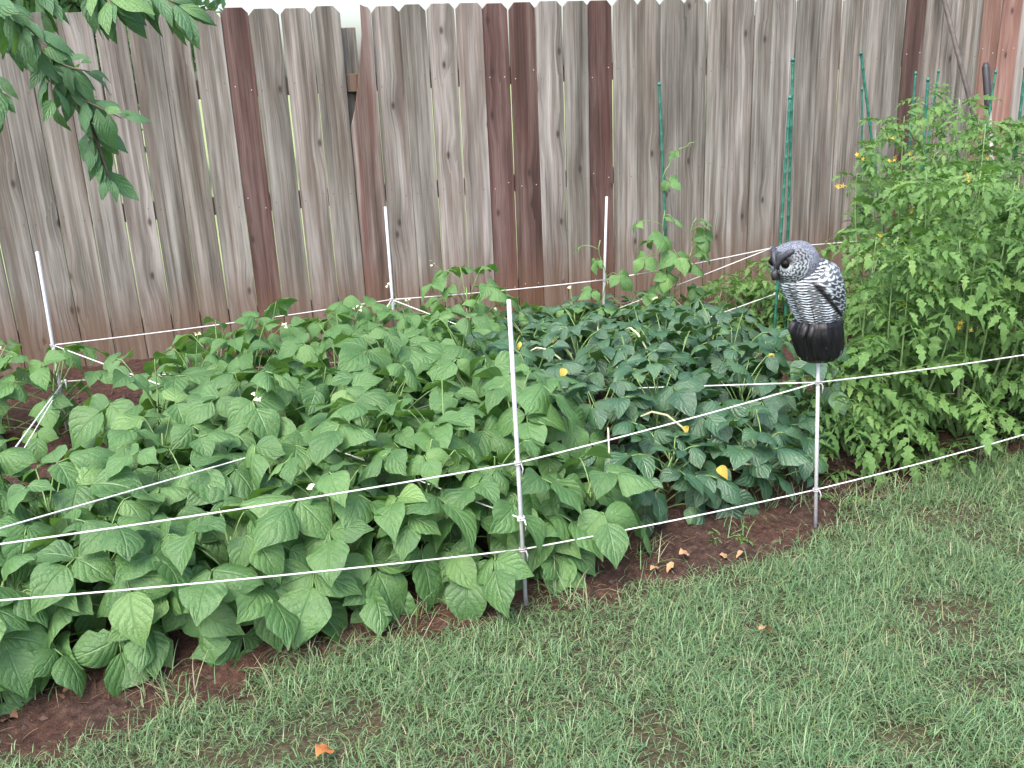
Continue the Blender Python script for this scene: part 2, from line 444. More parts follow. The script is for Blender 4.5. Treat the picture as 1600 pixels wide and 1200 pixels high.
# ------------------------------------------------------------------ stakes and strings
def stake(name, base, top, r, mat, label, cat, group, cap=True):
    base = Vector(base); top = Vector(top)
    d = (top - base).normalized()
    mb = MB()
    n = 14 if cat != 'stake' or mat is M['green_stake'] else 2
    L = (top - base).length
    pts = []; rad = []
    if mat is M['green_stake']:                   # plastic coated steel with moulded nubs
        k = int(L / 0.07)
        for i in range(k + 1):
            for dz, rr in ((0, r), (0.03, r), (0.034, r * 1.18), (0.038, r)):
                q = i * 0.07 + dz
                if q < L: pts.append(base + d * q); rad.append(rr)
        pts.append(top); rad.append(r)
    else:
        pts = [base - d * 0.05, base + d * L * 0.5, top - d * .002, top]; rad = [r, r, r, r * 0.7]
    mb.tube(pts, rad, 10)
    root = empty(name, base, label, cat, group)
    me = mb.mesh('shaft', mat)
    for v in me.vertices: v.co -= base
    add('shaft', me, root)
    if mat is M['green_stake']:
        mc = MB().tube([top - d * .012 - base, top - d * .002 - base, top + d * .006 - base], [r * 1.25, r * 1.25, r * .6], 10)
        add('end_cap', mc.mesh('end_cap', mat), root)
    return root
WG = 'pale metal stakes holding the strings'
def back_pt(u, v): return on_plane(u, v, FP + FN * 1.0, FN)
def vert_pt(base, u, v):                         # point over a base, in the upright plane that faces the camera
    return on_plane(u, v, base, Vector((0, 1, 0)))
MIDB = G(822, 950); MIDT = vert_pt(MIDB, 795, 468)
RGTB = G(1274, 830); RGTT = vert_pt(RGTB, 1279, 545)
LEFB = back_pt(108, 690); LEFB.z = 0; LEFT = back_pt(58, 393)
BAKB = back_pt(625, 622); BAKB.z = 0; BAKT = back_pt(602, 323)
BRIB = back_pt(940, 580); BRIB.z = 0; BRIT = back_pt(948, 307)
FPL = B(0, -.012)
FLB = on_plane(-158, 1050, FPL, BN); FLB.z = 0; FLT = on_plane(-185, 640, FPL, BN)
FRB = B(1.98, 0.02); FRT = B(1.98, 0.02, 0.86)
stake('stake', MIDB, MIDT, 0.0058, M['white_stake'], 'pale metal stake at the front middle of the bed rising through bean leaves', 'stake', WG)
stake('stake', RGTB, RGTT, 0.0058, M['white_stake'], 'white metal stake carrying the owl decoy', 'stake', WG)
stake('stake', LEFB, LEFT, 0.0072, M['white_stake'], 'white stake at the far left against the dark fence boards', 'stake', WG)
stake('stake', BAKB, BAKT, 0.0066, M['white_stake'], 'white stake before the split fence board, strings fanning from its tie', 'stake', WG)
stake('stake', BRIB, BRIT, 0.0062, M['white_stake'], 'thin grey stake with a small bean vine, before a reddish fence board', 'stake', WG)
stake('stake', FLB, FLT, 0.0078, M['white_stake'], 'pale stake at the front left corner, mostly out of the picture', 'stake', WG)
stake('stake', FRB, FRT, 0.0078, M['white_stake'], 'pale stake at the front right, beyond the owl and out of the picture', 'stake', WG)
def lerp(a, b, t): return a + (b - a) * t
def at_z(b, t, z): return lerp(b, t, (z - b.z) / (t.z - b.z))
def cord(a, b, label, r=0.0021, sag=0.006):
    L = (b - a).length
    pts = []
    for i in range(15):
        t = i / 14
        p = lerp(a, b, t); p.z -= sag * L * 4 * t * (1 - t)
        pts.append(p)
    o = add('string', MB().tube(pts, r, 6).mesh('string', M['string']))
    tag(o, label, 'string', 'white strings tied between the stakes')
    kb = MB()
    for q in (a, b):                               # a couple of turns round the stake and a tail
        for dz in (-.003, .003):
            kb.tube([q + Vector((math.cos(t * .7) * .0088, math.sin(t * .7) * .0088, dz + .0012 * math.sin(t))) for t in range(10)], r, 5)
        kb.tube([q + Vector((.008, -.006, 0)), q + Vector((.012, -.012, -.012)), q + Vector((.010, -.012, -.03))], [r, r, r * .7], 5)
    add('knot', kb.mesh('knot', M['string']), o)
    return o
mu, ml = at_z(MIDB, MIDT, .429), at_z(MIDB, MIDT, .179)
ru, rl = at_z(RGTB, RGTT, .486), at_z(RGTB, RGTT, .141)
flu, fll = on_plane(-165, 873, FPL, BN), on_plane(-160, 951, FPL, BN)
lu, ll = back_pt(82, 539), back_pt(100, 596)
bu, bl = back_pt(612, 468), back_pt(617, 560)
bru, brl = back_pt(945, 437), back_pt(943, 555)
CORB = back_pt(1226, 541); CORB.z = 0
cu, cl = back_pt(1207, 387), back_pt(1212, 459)
cord(ru, mu, 'upper white string along the bed front from the owl stake to the middle stake')
cord(mu, flu, 'upper white string crossing the big bean leaves left of the middle stake')
cord(rl, ml, 'lower white string over bare soil from owl stake to middle stake')
cord(ml, fll, 'lowest white string crossing the front bean leaves to the left picture edge')
cord(ru, B(1.98, .02, .43), 'upper white string running right from the owl stake across the tomato leaves')
cord(rl, B(1.98, .02, .15), 'lower white string running right from the owl stake just above the grass')
cord(flu, brl, 'white string slanting into the bean leaves from the left picture edge', sag=0.0)
cord(ru, back_pt(625, 618), 'nearly level white string from the owl stake back over the dark leaves', sag=0.0)
cord(lu, bu, 'white string along the fence from the far left stake')
cord(lu, at_z(MIDB, MIDT, .27), 'white string slanting down from the far left stake into the beans', sag=0.0)
cord(ll, bl, 'low white string behind the beans near the far left stake', sag=0.0)
cord(ll, fll, 'thick white string steeply crossing the bare soil at the left edge', 0.003, sag=0)
cord(ll, on_plane(-158, 1030, FPL, BN), 'thinner white string diverging below the thick one at the left edge', sag=0)
cord(bu, bru, 'white string running right from the stake before the split board')
cord(bru, cu, 'upper back string rising right from the thin grey stake to the green stakes')
cord(cu, back_pt(627, 616), 'white string slanting down left from the green stakes into the vines', sag=0.0)
cord(cl, brl, 'lower back string near the ground left of the green stakes', sag=0.0)
cord(cu, B(3.0, 1.6, .5), 'white string passing behind the owl head into the tomatoes', 0.002)
cord(bu, B(-.25, 1.5, .1), 'short string dropping left from the fan of strings', sag=0.0)
cord(bu, B(0.9, 1.25, .15), 'short string dropping right from the fan of strings', sag=0.0)

GG = 'green garden stakes'
def gstake(ut, vt, ub, vb, off, label, r=0.0062):
    pl = FP + FN * off
    t = on_plane(ut, vt, pl, FN); b = on_plane(ub, vb, pl, FN)
    b2 = lerp(b, t, (0.0 - b.z) / (t.z - b.z))
    return stake('garden_stake', b2, t, r, M['green_stake'], label, 'stake', GG)
gstake(1030, 130, 1046, 500, 1.0, 'dark green stake carrying the climbing bean vine, left of the owl')
gstake(1239, 92, 1226, 540, 1.0, 'tallest green stake rising behind the owl head', .0075)
gstake(1234.5, 151, 1209, 530, 1.04, 'shorter green stake leaning against the tallest one behind the owl', .0072)
gstake(1345, 82, 1371, 290, .9, 'green stake leaning left at the tomato patch edge', .0068)
gstake(1347, 138, 1346, 300, .6, 'short thin green stake just beside the left-leaning one', .005)
gstake(1431, 113, 1417, 270, .7, 'green stake behind the tomatoes, left of the forward upright pair')
gstake(1450, 123, 1437, 320, 1.2, 'green stake in front among the tomato tops, thickest of the middle three', .0066)
gstake(1467, 110, 1452, 210, .5, 'green stake farthest back among the middle three')
gstake(1556, 111, 1528, 290, .9, 'green stake beside the black-gripped tool handle')
gstake(1602, 105, 1578, 320, 1.0, 'green stake at the right picture edge', .0072)
pl = .10
a, b = on_fence(1470, -20, .06), on_fence(1560, 330, .30)
b = lerp(a, b, (0 - a.z) / (b.z - a.z))
root = empty('leaning_pole', b, 'long thin dark pole leaning on the fence above the tomatoes', 'pole')
add('shaft', MB().tube([Vector((0, 0, 0)), (a - b) * .5, a - b], [.017, .015, .014], 8).mesh('shaft', M['dark_wood']), root)
a, b = on_fence(1540, 98, .35), on_fence(1549, 240, .45)
b2 = lerp(a, b, (0 - a.z) / (b.z - a.z))
root = empty('tool_handle', b2, 'upright garden tool handle with a thick black grip by the reddish boards', 'tool')
d = (a - b2)
add('grip', MB().tube([d * .80, d * .83, d * .98, d], [.016, .021, .021, .012], 10).mesh('grip', M['grip']), root)
add('shaft', MB().tube([d * 0, d * .82], [.014, .014], 8).mesh('shaft', M['shaft']), root)

# ------------------------------------------------------------------ leaf meshes
def leaf_mesh(name, mat, hw, prof, droop, cup, fold, twist, wave, seed, nx=3):
    """blade along +Y, length 1, face up; prof: (t, half width) pairs"""
    r = random.Random(seed)
    vs = []; uvs = []; fs = []
    n = len(prof)
    ph = r.uniform(0, 6)
    bite = r.choice((None, None, (r.randint(3, 6), r.choice((-1, 1)))))
    for i, (t, w) in enumerate(prof):
        w = w * hw
        cz = -droop * t * t + 0.06 * math.sin(t * math.pi)
        tw = twist * t
        for k in range(-nx, nx + 1):
            x = k / nx * w
            if bite and bite[0] == i and k * bite[1] > 0: x *= .72
            a = abs(k / nx)
            z = cz + fold * abs(x) - cup * x * x * 3 + wave * a * a * math.sin(t * 13 + ph + (1.7 if k > 0 else 0)) * w
            y = t * (1 - 0.12 * droop * t)
            xx = x * math.cos(tw) - (z - cz) * math.sin(tw); zz = cz + x * math.sin(tw) + (z - cz) * math.cos(tw)
            xx += 0.06 * r.uniform(.2, 1) * t * t * math.sin(ph)
            vs.append((xx, y, zz)); uvs.append((0.5 + 0.5 * k / nx, t))
    m = 2 * nx + 1
    for i in range(n - 1):
        for k in range(m - 1):
            fs.append((i * m + k, i * m + k + 1, (i + 1) * m + k + 1, (i + 1) * m + k))
    me = bpy.data.meshes.new(name)
    me.from_pydata(vs, [], fs)
    uvl = me.uv_layers.new(name='UV')
    li = np.zeros(len(me.loops), dtype=np.int32); me.loops.foreach_get('vertex_index', li)
    uvl.data.foreach_set('uv', np.array(uvs, dtype=np.float32)[li].ravel())
    me.materials.append(mat)
    me.polygons.foreach_set('use_smooth', [True] * len(me.polygons))
    return me
P_BEAN = [(0, .06), (.05, .42), (.14, .72), (.26, .94), (.38, 1.0), (.52, .92), (.66, .72), (.80, .42), (.91, .17), (1, .01)]
P_OVAL = [(0, .06), (.06, .36), (.16, .66), (.3, .92), (.44, 1.0), (.6, .90), (.75, .66), (.88, .36), (.95, .17), (1, .02)]
P_LANCE = [(0, .04), (.08, .30), (.2, .62), (.35, .92), (.5, 1.0), (.65, .86), (.8, .55), (.92, .22), (1, .02)]
def variants(name, mat, hw, prof, count, dr=(0.05, .5)):
    out = []
    for i in range(count):
        r = random.Random(hash_(name) + i)
        out.append(leaf_mesh(name, mat, hw * r.uniform(.88, 1.1), prof, r.uniform(*dr), r.uniform(-.25, .75), r.uniform(-.12, .38), r.uniform(-.5, .5), r.uniform(.02, .16), hash_(name) * 3 + i))
    return out
def hash_(s): return sum(ord(c) * (i + 7) for i, c in enumerate(s)) % 9973
LV = {'bean': variants('leaf', M['bean'], .43, P_BEAN, 9), 'vine': variants('leaf', M['vine'], .42, P_BEAN, 7), 'cowpea': variants('leaf', M['cowpea'], .40, P_OVAL, 9, (.05, .6)),
      'tree': variants('leaf', M['tree'], .215, P_LANCE, 7), 'yellow': variants('leaf', M['yellow'], .36, P_BEAN, 3, (.3, .9))}
def place_leaf(parent, mesh, p, yd, nrm, size, name='leaf'):
    y = yd.normalized()
    z = (nrm - y * nrm.dot(y))
    z = z.normalized() if z.length > 1e-4 else y.orthogonal().normalized()
    x = y.cross(z)
    m = Matrix((x, y, z)).transposed()
    o = bpy.data.objects.new(name, mesh)
    o.parent = parent
    o.location = p
    o.rotation_euler = m.to_euler()
    s = size if isinstance(size, tuple) else (size,) * 3
    o.scale = s
    COL.objects.link(o)
    return o
UP = Vector((0, 0, 1))
def rot_about(v, ax, ang): return Matrix.Rotation(ang, 3, ax) @ v
def trifoliate(root, mb, start, end, out, tilt, size, kind, r, petr=0.0022, lat=1.35):
    """petiole from start to end (plant-local), then three leaflets"""
    mid = lerp(start, end, .55) + UP * 0.03
    mb.tube(bez(start, mid, end, 5), [petr * 1.2, petr * 1.1, petr, petr, petr * .9, petr * .9], 5)
    yd = out * math.cos(tilt) - UP * math.sin(tilt)
    nr = out * math.sin(tilt) + UP * math.cos(tilt)
    side = out.cross(UP)
    rollv = r.uniform(-.6, .6)
    nr = rot_about(nr, yd, rollv)
    rach = end + yd * size * .28 + UP * .004
    mb.tube([end, rach], petr * .8, 5)
    vs = LV[kind]
    place_leaf(root, r.choice(vs), rach, rot_about(yd, nr, r.uniform(-.25, .25)), nr, size * r.uniform(.95, 1.12))
    for sg in (-1, 1):
        y2 = rot_about(yd, nr, sg * r.uniform(lat - .25, lat + .2))
        dr = r.uniform(.0, .5)
        y2 = (y2 - UP * dr * .7).normalized()
        n2 = rot_about(nr, y2, r.uniform(-.3, .3))
        place_leaf(root, r.choice(vs), end + y2 * .004, y2, n2, size * r.uniform(.82, 1.0))
def flower_mesh(name, mat, n, r0, r1):
    vs = [(0, 0, 0.0)]; fs = []
    for k in range(n):
        a = 2 * math.pi * k / n; da = math.pi / n * .8
        b = len(vs)
        vs += [(r0 * math.cos(a - da), r0 * math.sin(a - da), .25 * r0), (r1 * math.cos(a), r1 * math.sin(a), -.1 * r1), (r0 * math.cos(a + da), r0 * math.sin(a + da), .25 * r0)]
        fs.append((0, b, b + 1, b + 2))
    me = bpy.data.meshes.new(name)
    me.from_pydata(vs, [], fs); me.materials.append(mat)
    return me
FLW = flower_mesh('flower', M['flower_w'], 3, .005, .008)
FLY = flower_mesh('flower', M['flower_y'], 5, .005, .0125)
def pod_mesh():
    pts = [Vector((0, 0, 0)), Vector((.03, 0, .012)), Vector((.07, 0, .0)), Vector((.11, 0, -.035)), Vector((.135, 0, -.08))]
    return MB().tube(pts, [.002, .0032, .0034, .003, .0012], 6).mesh('pod', M['pod'])
PODM = pod_mesh()

def bush(base, h, rad, n, size, kind, label, group, name, seed, cat='plant', tiltr=(.25, .95), flowers=0, pods=0, yellow=0, cam_bias=.12, wall=None, zlow=.22):
    r = random.Random(seed)
    root = empty(name, base, label, cat, group)
    mb = MB()
    main = [Vector((0, 0, -.01)), Vector((r.uniform(-.02, .02), r.uniform(-.02, .02), h * .35)), Vector((r.uniform(-.05, .05), r.uniform(-.05, .05), h * .8))]
    mb.tube(main, [.005, .0042, .0025], 6)
    a0 = r.uniform(0, 6.28)
    for i in range(n):
        q = (i + .5) / n
        az = a0 + 2.39996 * i + r.uniform(-.3, .3)
        out = Vector((math.cos(az), math.sin(az), 0))
        if out.y > 0.2 and q < .35: out.y *= -1         # low leaves turn to the light on the open side
        zz = h * (zlow + (1 - zlow) * q ** .75) * r.uniform(.9, 1.08)
        rr = rad * (1.0 - .72 * q ** 1.6) * r.uniform(.75, 1.15)
        end = out * rr + UP * zz
        if wall is not None:                             # leaves stay behind the strings
            tw = (Vector(base) + end - BM_).dot(BN)
            if tw < wall: end += BN * (wall - tw + r.uniform(0, .05))
        start = lerp(main[0], main[2], .15 + .75 * q) if q > .2 else lerp(main[0], main[1], .4)
        tilt = lerp(tiltr[1], tiltr[0], q) + r.uniform(-.42, .42)
        o2 = (out + Vector((0, -cam_bias, 0))).normalized()
        sz = size * r.uniform(.75, 1.12) * (1.0 if q < .85 else .8)
        trifoliate(root, mb, start, end, o2, tilt, sz, kind, r)
    for k in range(flowers):
        az = r.uniform(0, 6.28); p = Vector((math.cos(az) * rad * .6, math.sin(az) * rad * .6, h * r.uniform(.85, 1.12)))
        mb.tube(bez(main[2] * .8, lerp(main[2], p, .5), p, 4), .0014, 4)
        for j in range(3):
            place_leaf(root, FLW, p + Vector((r.uniform(-.01, .01), r.uniform(-.01, .01), r.uniform(-.015, .01))), Vector((r.uniform(-1, 1), r.uniform(-1, 1), .2)), Vector((r.uniform(-1, 1), -1, .6)), 1.0, 'flower')
    for k in range(pods):
        az = r.uniform(-2.9, -.3); p = Vector((math.cos(az) * rad * .85, math.sin(az) * rad * .85, h * r.uniform(.45, .95)))
        mb.tube(bez(main[1], lerp(main[1], p, .5) + UP * .08, p, 5), .0016, 4)
        o = place_leaf(root, PODM, p, Vector((r.uniform(-.3, .3), 1, 0)), UP, r.uniform(.9, 1.25), 'pod')
        o.rotation_euler.z = r.uniform(-2.0, .6)
    for k in range(yellow):
        az = r.uniform(-2.9, -.2); p = Vector((math.cos(az) * rad * .8, math.sin(az) * rad * .8, h * r.uniform(.5, 1.05)))
        o = place_leaf(root, r.choice(LV['yellow']), p, Vector((r.uniform(-1, 1), -1, -.6)), Vector((r.uniform(-1, 1), -.5, 1)), r.uniform(.03, .05))
        o['label'] = 'small yellowed leaf'
    add('stem', mb.mesh('stem', M['stem']), root)
    return root
ORD = ['first', 'second', 'third', 'fourth', 'fifth', 'sixth', 'seventh', 'eighth', 'ninth', 'tenth', 'eleventh']
ROWN = ['row nearest the lawn', 'second row from the lawn', 'third row from the lawn', 'fourth row from the lawn', 'fifth row from the lawn', 'row nearest the fence']
seed = 100
ROWT = [0.25, 0.53, 0.82, 1.16, 1.49, 1.80]
for ri, t in enumerate(ROWT):
    beans = []; cows = []
    step = .27
    s = (-1.30, -1.40, -1.42, -1.39, -1.52, -1.39)[ri]
    while s < 1.6:
        ss = s + random.uniform(-.05, .05); tt = t + random.uniform(-.05, .05)
        split = (.34, .30, .28, .36, .40, .50)[ri]
        if ss < split:
            lim = (.80 if ss < -.98 else 1.10 + (ss + 1.2) * 1.5) if ss < -.6 else 1.95
            if tt < lim: beans.append((ss, tt))
        elif ss < (1.12 if ri == 0 else 1.38 if ri == 1 else 1.5):
            if ri > 0 or ss > .44: cows.append((ss, tt))
        s += step
    for k, (ss, tt) in enumerate(beans):
        seed += 1
        back = ri >= 4
        h = random.uniform(.43, .51) + (.04 if ri in (1, 2, 3) else .02) - (.07 if ri == 0 else 0) - (.06 if ri < 2 and ss < -.5 else 0)
        bush(B(ss, tt), h, random.uniform(.20, .25) - (.02 if ri == 0 else 0), random.randint(18, 21), .130 if not back else .105, 'vine' if back else 'bean',
             ('%s pale green bean plant from the left in the %s' if back else '%s broad-leaved green bean plant from the left in the %s') % (ORD[k], ROWN[ri]),
             'bush bean plants', 'bean_plant', seed, flowers=1 if random.random() < .2 else 0, wall=.085 if ri == 0 else None, zlow=.13 if ri == 0 else .22)
    for k, (ss, tt) in enumerate(cows):
        seed += 1
        h = random.uniform(.28, .36) if ri == 0 else random.uniform(.34, .40) if ri > 3 else random.uniform(.39, .47)
        bush(B(ss, tt), h, random.uniform(.19, .24), random.randint(20, 23), .097, 'cowpea',
             '%s dark blue-green cowpea plant from the left in the %s' % (ORD[k], ROWN[ri]),
             'dark cowpea plants', 'cowpea_plant', seed, tiltr=(-.1, .8), cam_bias=0.0, wall=.14 if ri == 0 else None, pods=1 if random.random() < .6 else 0, yellow=1 if random.random() < .55 else 0)

# small plants set where the photograph shows them
bush(B(-.03, .13), .34, .15, 8, .125, 'bean', 'bean plant hugging the foot of the front middle stake', 'bush bean plants', 'bean_plant', 811)
bush(B(.27, .17), .33, .17, 8, .12, 'bean', 'last bean plant at the front, standing before the dark cowpeas', 'bush bean plants', 'bean_plant', 812)
bush(G(120, 700) + Vector((-.05, 0, 0)), .46, .28, 18, .11, 'vine', 'bean plant growing round the foot of the far left stake', 'bush bean plants', 'bean_plant', 801, flowers=1)
bush(G(20, 690), .38, .26, 14, .115, 'bean', 'bean plant at the left edge beyond the bare soil', 'bush bean plants', 'bean_plant', 802)

def vine(path, n, size, label, seed, kind='vine', spread=.07, side=None):
    r = random.Random(seed)
    root = empty('bean_vine', path[0], label, 'plant', 'climbing bean vines')
    b = path[0]
    mb = MB()
    pts = []
    for i in range(len(path) - 1):
        for k in range(6):
            q = lerp(path[i], path[i + 1], k / 6) - b
            ph = (i * 6 + k) * .9
            pts.append(q + Vector((math.cos(ph), math.sin(ph), 0)) * .012)
    pts.append(path[-1] - b)
    mb.tube(pts, .0026, 5)
    for i in range(n):
        q = (i + .3) / n * (len(pts) - 1); k = int(q)
        st = lerp(pts[k], pts[min(k + 1, len(pts) - 1)], q - k)
        az = r.uniform(-3.4, .3)
        out = Vector((math.cos(az), math.sin(az), 0))
        end = st + out * spread * r.uniform(.5, 1.4) + UP * r.uniform(-.01, .05)
        trifoliate(root, mb, st, end, out, r.uniform(.3, 1.1), size * r.uniform(.65, 1.1) * (1 if i < n * .8 else .6), kind, r, .0015)
    add('stem', mb.mesh('stem', M['stem']), root)
    return root
def bp(u, v, off=1.0): return on_plane(u, v, FP + FN * off, FN)
vine([bp(1046, 545, 1.02), bp(1042, 420, 1.02), bp(1039, 330, 1.02)], 14, .098, 'bean vine climbing the dark green stake left of the owl', 901, spread=.09)
vine([bp(1046, 480, 1.06), bp(1075, 400, 1.06), bp(1088, 340, 1.06)], 9, .088, 'loose bean shoot leaning right beside the dark green stake', 902)
vine([bp(940, 545, 1.02), bp(944, 440, 1.02), bp(938, 375, 1.02)], 6, .085, 'small bean vine twining up the thin grey stake', 903)
vine([bp(1043, 300, 1.0), bp(1037, 265, 1.0), bp(1062, 232, 1.0), bp(1085, 222, 1.0)], 2, .06, 'pale young shoot near the top of the dark green stake', 904, spread=.02)
for k, (u, v, lab, h) in enumerate(((735, 560, 'tallest pale bean plant piled up behind the middle stake', .60), (830, 560, 'pale bean plant just right of the middle stake by the fence', .40),
                             (905, 555, 'pale bean plant at the foot of the thin grey stake', .36), (985, 550, 'pale bean plant between thin grey stake and dark green stake', .36), (670, 570, 'pale bean plant right of the fan of strings', .38))):
    bush(bp(u, v, 1.05) * 1.0 - Vector((0, 0, bp(u, v, 1.05).z)), h, .25, 20, .098, 'vine', lab, 'bush bean plants', 'bean_plant', 820 + k, flowers=1)

# ------------------------------------------------------------------ tomatoes
def tomato_leaf(seed):
    r = random.Random(seed)
    vs = []; fs = []; uvs = []
    L = 1.0
    curve = r.uniform(.25, .6)
    def pt(t): return Vector((0.04 * math.sin(t * 5 + seed), t * (1 - .1 * curve), .10 * math.sin(t * 2.5) - curve * t * t))
    for i in range(6):                              # rachis as a thin ribbon prism
        t = i / 5; p = pt(t); w = .016 * (1 - .6 * t)
        vs.extend([p + Vector((-w, 0, 0)), p + Vector((w, 0, 0)), p + Vector((0, 0, -w * 1.6))]); uvs.extend([(.5, .5)] * 3)
    for i in range(5):
        b = i * 3
        for k in range(3):
            fs.append((b + k, b + (k + 1) % 3, b + 3 + (k + 1) % 3, b + 3 + k))
    def leaflet(o, yd, n, size):
        x = yd.cross(n)
        b = len(vs)
        prof = [(0, .05), (.16, .24), (.27, .13), (.42, .27), (.55, .13), (.70, .18), (.8, .08), (1, .0)]
        cu = r.uniform(.1, .6)
        for t, w in prof:
            w *= r.uniform(.85, 1.15)
            c = o + yd * size * t - n * size * cu * t * t
            fo = r.uniform(-.1, .45)
            for k in (-1, 0, 1):
                vs.append(c + x * (k * w * size) + n * (abs(k) * w * size * fo)); uvs.append((.5 + .5 * k, t))
        for i in range(len(prof) - 1):
            for k in range(2):
                fs.append((b + i * 3 + k, b + i * 3 + k + 1, b + (i + 1) * 3 + k + 1, b + (i + 1) * 3 + k))
    for t, sz in ((.25, .26), (.45, .34), (.50, .12), (.66, .36), (.85, .30)):
        for sg in (-1, 1):
            p = pt(t + r.uniform(-.03, .03))
            yd = Vector((sg, .45, r.uniform(-.5, .15))).normalized()
            n = (Vector((sg * .15, -.2, 1)) + Vector((r.uniform(-.3, .3), r.uniform(-.3, .3), 0))).normalized()
            n = (n - yd * n.dot(yd)).normalized()
            leaflet(p, yd, n, sz * r.uniform(.8, 1.15))
    yd = (pt(1) - pt(.9)).normalized(); n = UP - yd * UP.dot(yd)
    leaflet(pt(.97), yd, n.normalized(), .42)
    me = bpy.data.meshes.new('leaf')
    me.from_pydata([tuple(v) for v in vs], [], fs)
    uvl = me.uv_layers.new(name='UV')
    li = np.zeros(len(me.loops), dtype=np.int32); me.loops.foreach_get('vertex_index', li)
    uvl.data.foreach_set('uv', np.array(uvs, dtype=np.float32)[li].ravel())
    me.materials.append(M['tomato'])
    me.polygons.foreach_set('use_smooth', [True] * len(me.polygons))
    return me
TL = [tomato_leaf(k + 5) for k in range(8)]
def tomato(base, h, rad, nst, nl, label, seed, nf=4, lean=(0, 0)):
    r = random.Random(seed)
    root = empty('tomato_plant', base, label, 'plant', 'tomato plants')
    mb = MB()
    stems = []
    for k in range(nst):
        a = 2 * math.pi * k / nst + r.uniform(-.4, .4)
        o = Vector((math.cos(a), math.sin(a), 0))
        hh = h * r.uniform(.66, 1.02)
        tip = o * rad * r.uniform(.35, .95) + UP * hh + Vector((lean[0], lean[1], 0))
        midp = o * rad * r.uniform(.6, 1.1) + UP * hh * .45
        pts = bez(Vector((0, 0, -.01)), midp, tip, 9)
        mb.tube(pts, [.0065 - .0006 * i for i in range(10)], 6)
        stems.append(pts)
    for i in range(nl):
        pts = r.choice(stems)
        q = (r.random() ** .8) * 9 if i >= 4 * nst else 9 - .12 * (i // nst)
        if i < 4 * nst: pts = stems[i % nst]; k = min(8, int(q))
        st = lerp(pts[k], pts[k + 1], q - k)
        az = r.uniform(0, 6.28)
        out = Vector((math.cos(az), math.sin(az), 0))
        if out.y > .3 and r.random() < .5: out.y *= -1
        el = r.uniform(-.5, .6)
        yd = (out * math.cos(el) + UP * math.sin(el)).normalized()
        nr = (UP * math.cos(el) - out * math.sin(el) + Vector((0, -.25, 0)))
        place_leaf(root, r.choice(TL), st + out * .01, yd, nr, r.uniform(.12, .20) * (1.0 if q < 7.5 else .7))
    for i in range(nf):
        pts = r.choice(stems); q = 5 + r.random() * 4; k = min(8, int(q))
        st = lerp(pts[k], pts[k + 1], q - k); az = r.uniform(-3.3, .2)
        out = Vector((math.cos(az), math.sin(az), 0))
        p = st + out * r.uniform(.04, .10) + UP * r.uniform(0, .05)
        mb.tube(bez(st, lerp(st, p, .5) + UP * .02, p, 3), .0012, 4)
        for j in range(3):
            place_leaf(root, FLY, p + Vector((r.uniform(-.02, .02), r.uniform(-.02, .02), r.uniform(-.02, .02))), Vector((r.uniform(-1, 1), -.3, 1)), Vector((r.uniform(-1, 1), -1, r.uniform(-.5, .5))), r.uniform(.8, 1.2), 'flower')
    add('stem', mb.mesh('stem', M['tomato_stem']), root)
    return root
TOM = [(1392, 700, .80, .22, 8, 180, 'lowest tomato plant at the left front of the patch, just right of the owl', 2),
       (1497, 692, .98, .24, 8, 200, 'sprawling tomato plant at the patch front, middle of the three nearest the lawn', 3),
       (1615, 682, 1.02, .24, 8, 200, 'tomato plant at the right picture edge nearest the lawn', 3),
       (1405, 600, 1.20, .27, 8, 210, 'tall tomato plant behind the owl tipped with yellow flowers', 12),
       (1530, 610, 1.20, .30, 8, 210, 'tall tomato plant in the middle of the patch around the green stakes', 12),
       (1660, 600, 1.22, .30, 5, 110, 'tall tomato plant at the right behind the edge stake', 5),
       (1400, 520, 1.22, .26, 7, 170, 'tomato plant at the left back of the patch below the left-leaning stake', 10),
       (1500, 510, 1.28, .30, 7, 180, 'farthest tomato plant near the fence below the leaning pole', 11),
       (1610, 505, 1.30, .30, 6, 150, 'tomato plant near the fence below the reddish boards', 10),
       (1332, 722, .44, .17, 7, 120, 'short tomato plant filling the gap just right of the owl stake', 0),
       (1165, 525, .38, .24, 7, 100, 'low feathery tomato seedling left of the paired green stakes', 0),
       (1265, 525, .42, .26, 7, 100, 'low tomato seedling right of the paired green stakes, behind the owl', 0)]
for k, (u, v, h, rad, ns, nl, lab, nf) in enumerate(TOM):
    tomato(G(u, v), h, rad, ns, nl, lab, 300 + k, nf)

# ------------------------------------------------------------------ owl decoy on its stake
OY = RGTB.y
OS = 1.0 / 2795.0                               # metres per survey unit
OB = vert_pt(RGTB, 1274.5, 561)                # centre of the stump's underside
def ox(c): return (c - 565) * OS
def oz(c): return (1100 - c) * OS
owl = empty('owl_decoy', OB, 'black and white plastic owl decoy on a black stump atop a stake', 'decoy')
owl.rotation_euler = (0, -0.055, 0)              # it leans a little to the left
FACE = math.radians(66)                        # the owl looks to the left of the camera
def ring_tab(tab, y):
    ys = [r[0] for r in tab]
    L = np.interp(y, ys, [r[1] for r in tab]); R = np.interp(y, ys, [r[2] for r in tab])
    return L, R
def smooth_tab(tab, y, w=18):
    l = [ring_tab(tab, y + d) for d in (-w, -w / 2, 0, w / 2, w)]
    return sum(a for a, b in l) / 5, sum(b for a, b in l) / 5
def surf(tab, y, phi, dep=.93, grow=0.0):       # phi 0 = towards camera, + = to the left
    L, R = smooth_tab(tab, y)
    c = (L + R) / 2; a = (R - L) / 2 + grow
    return Vector((ox(c - a * math.sin(phi)), -a * dep * OS * math.cos(phi), oz(y)))
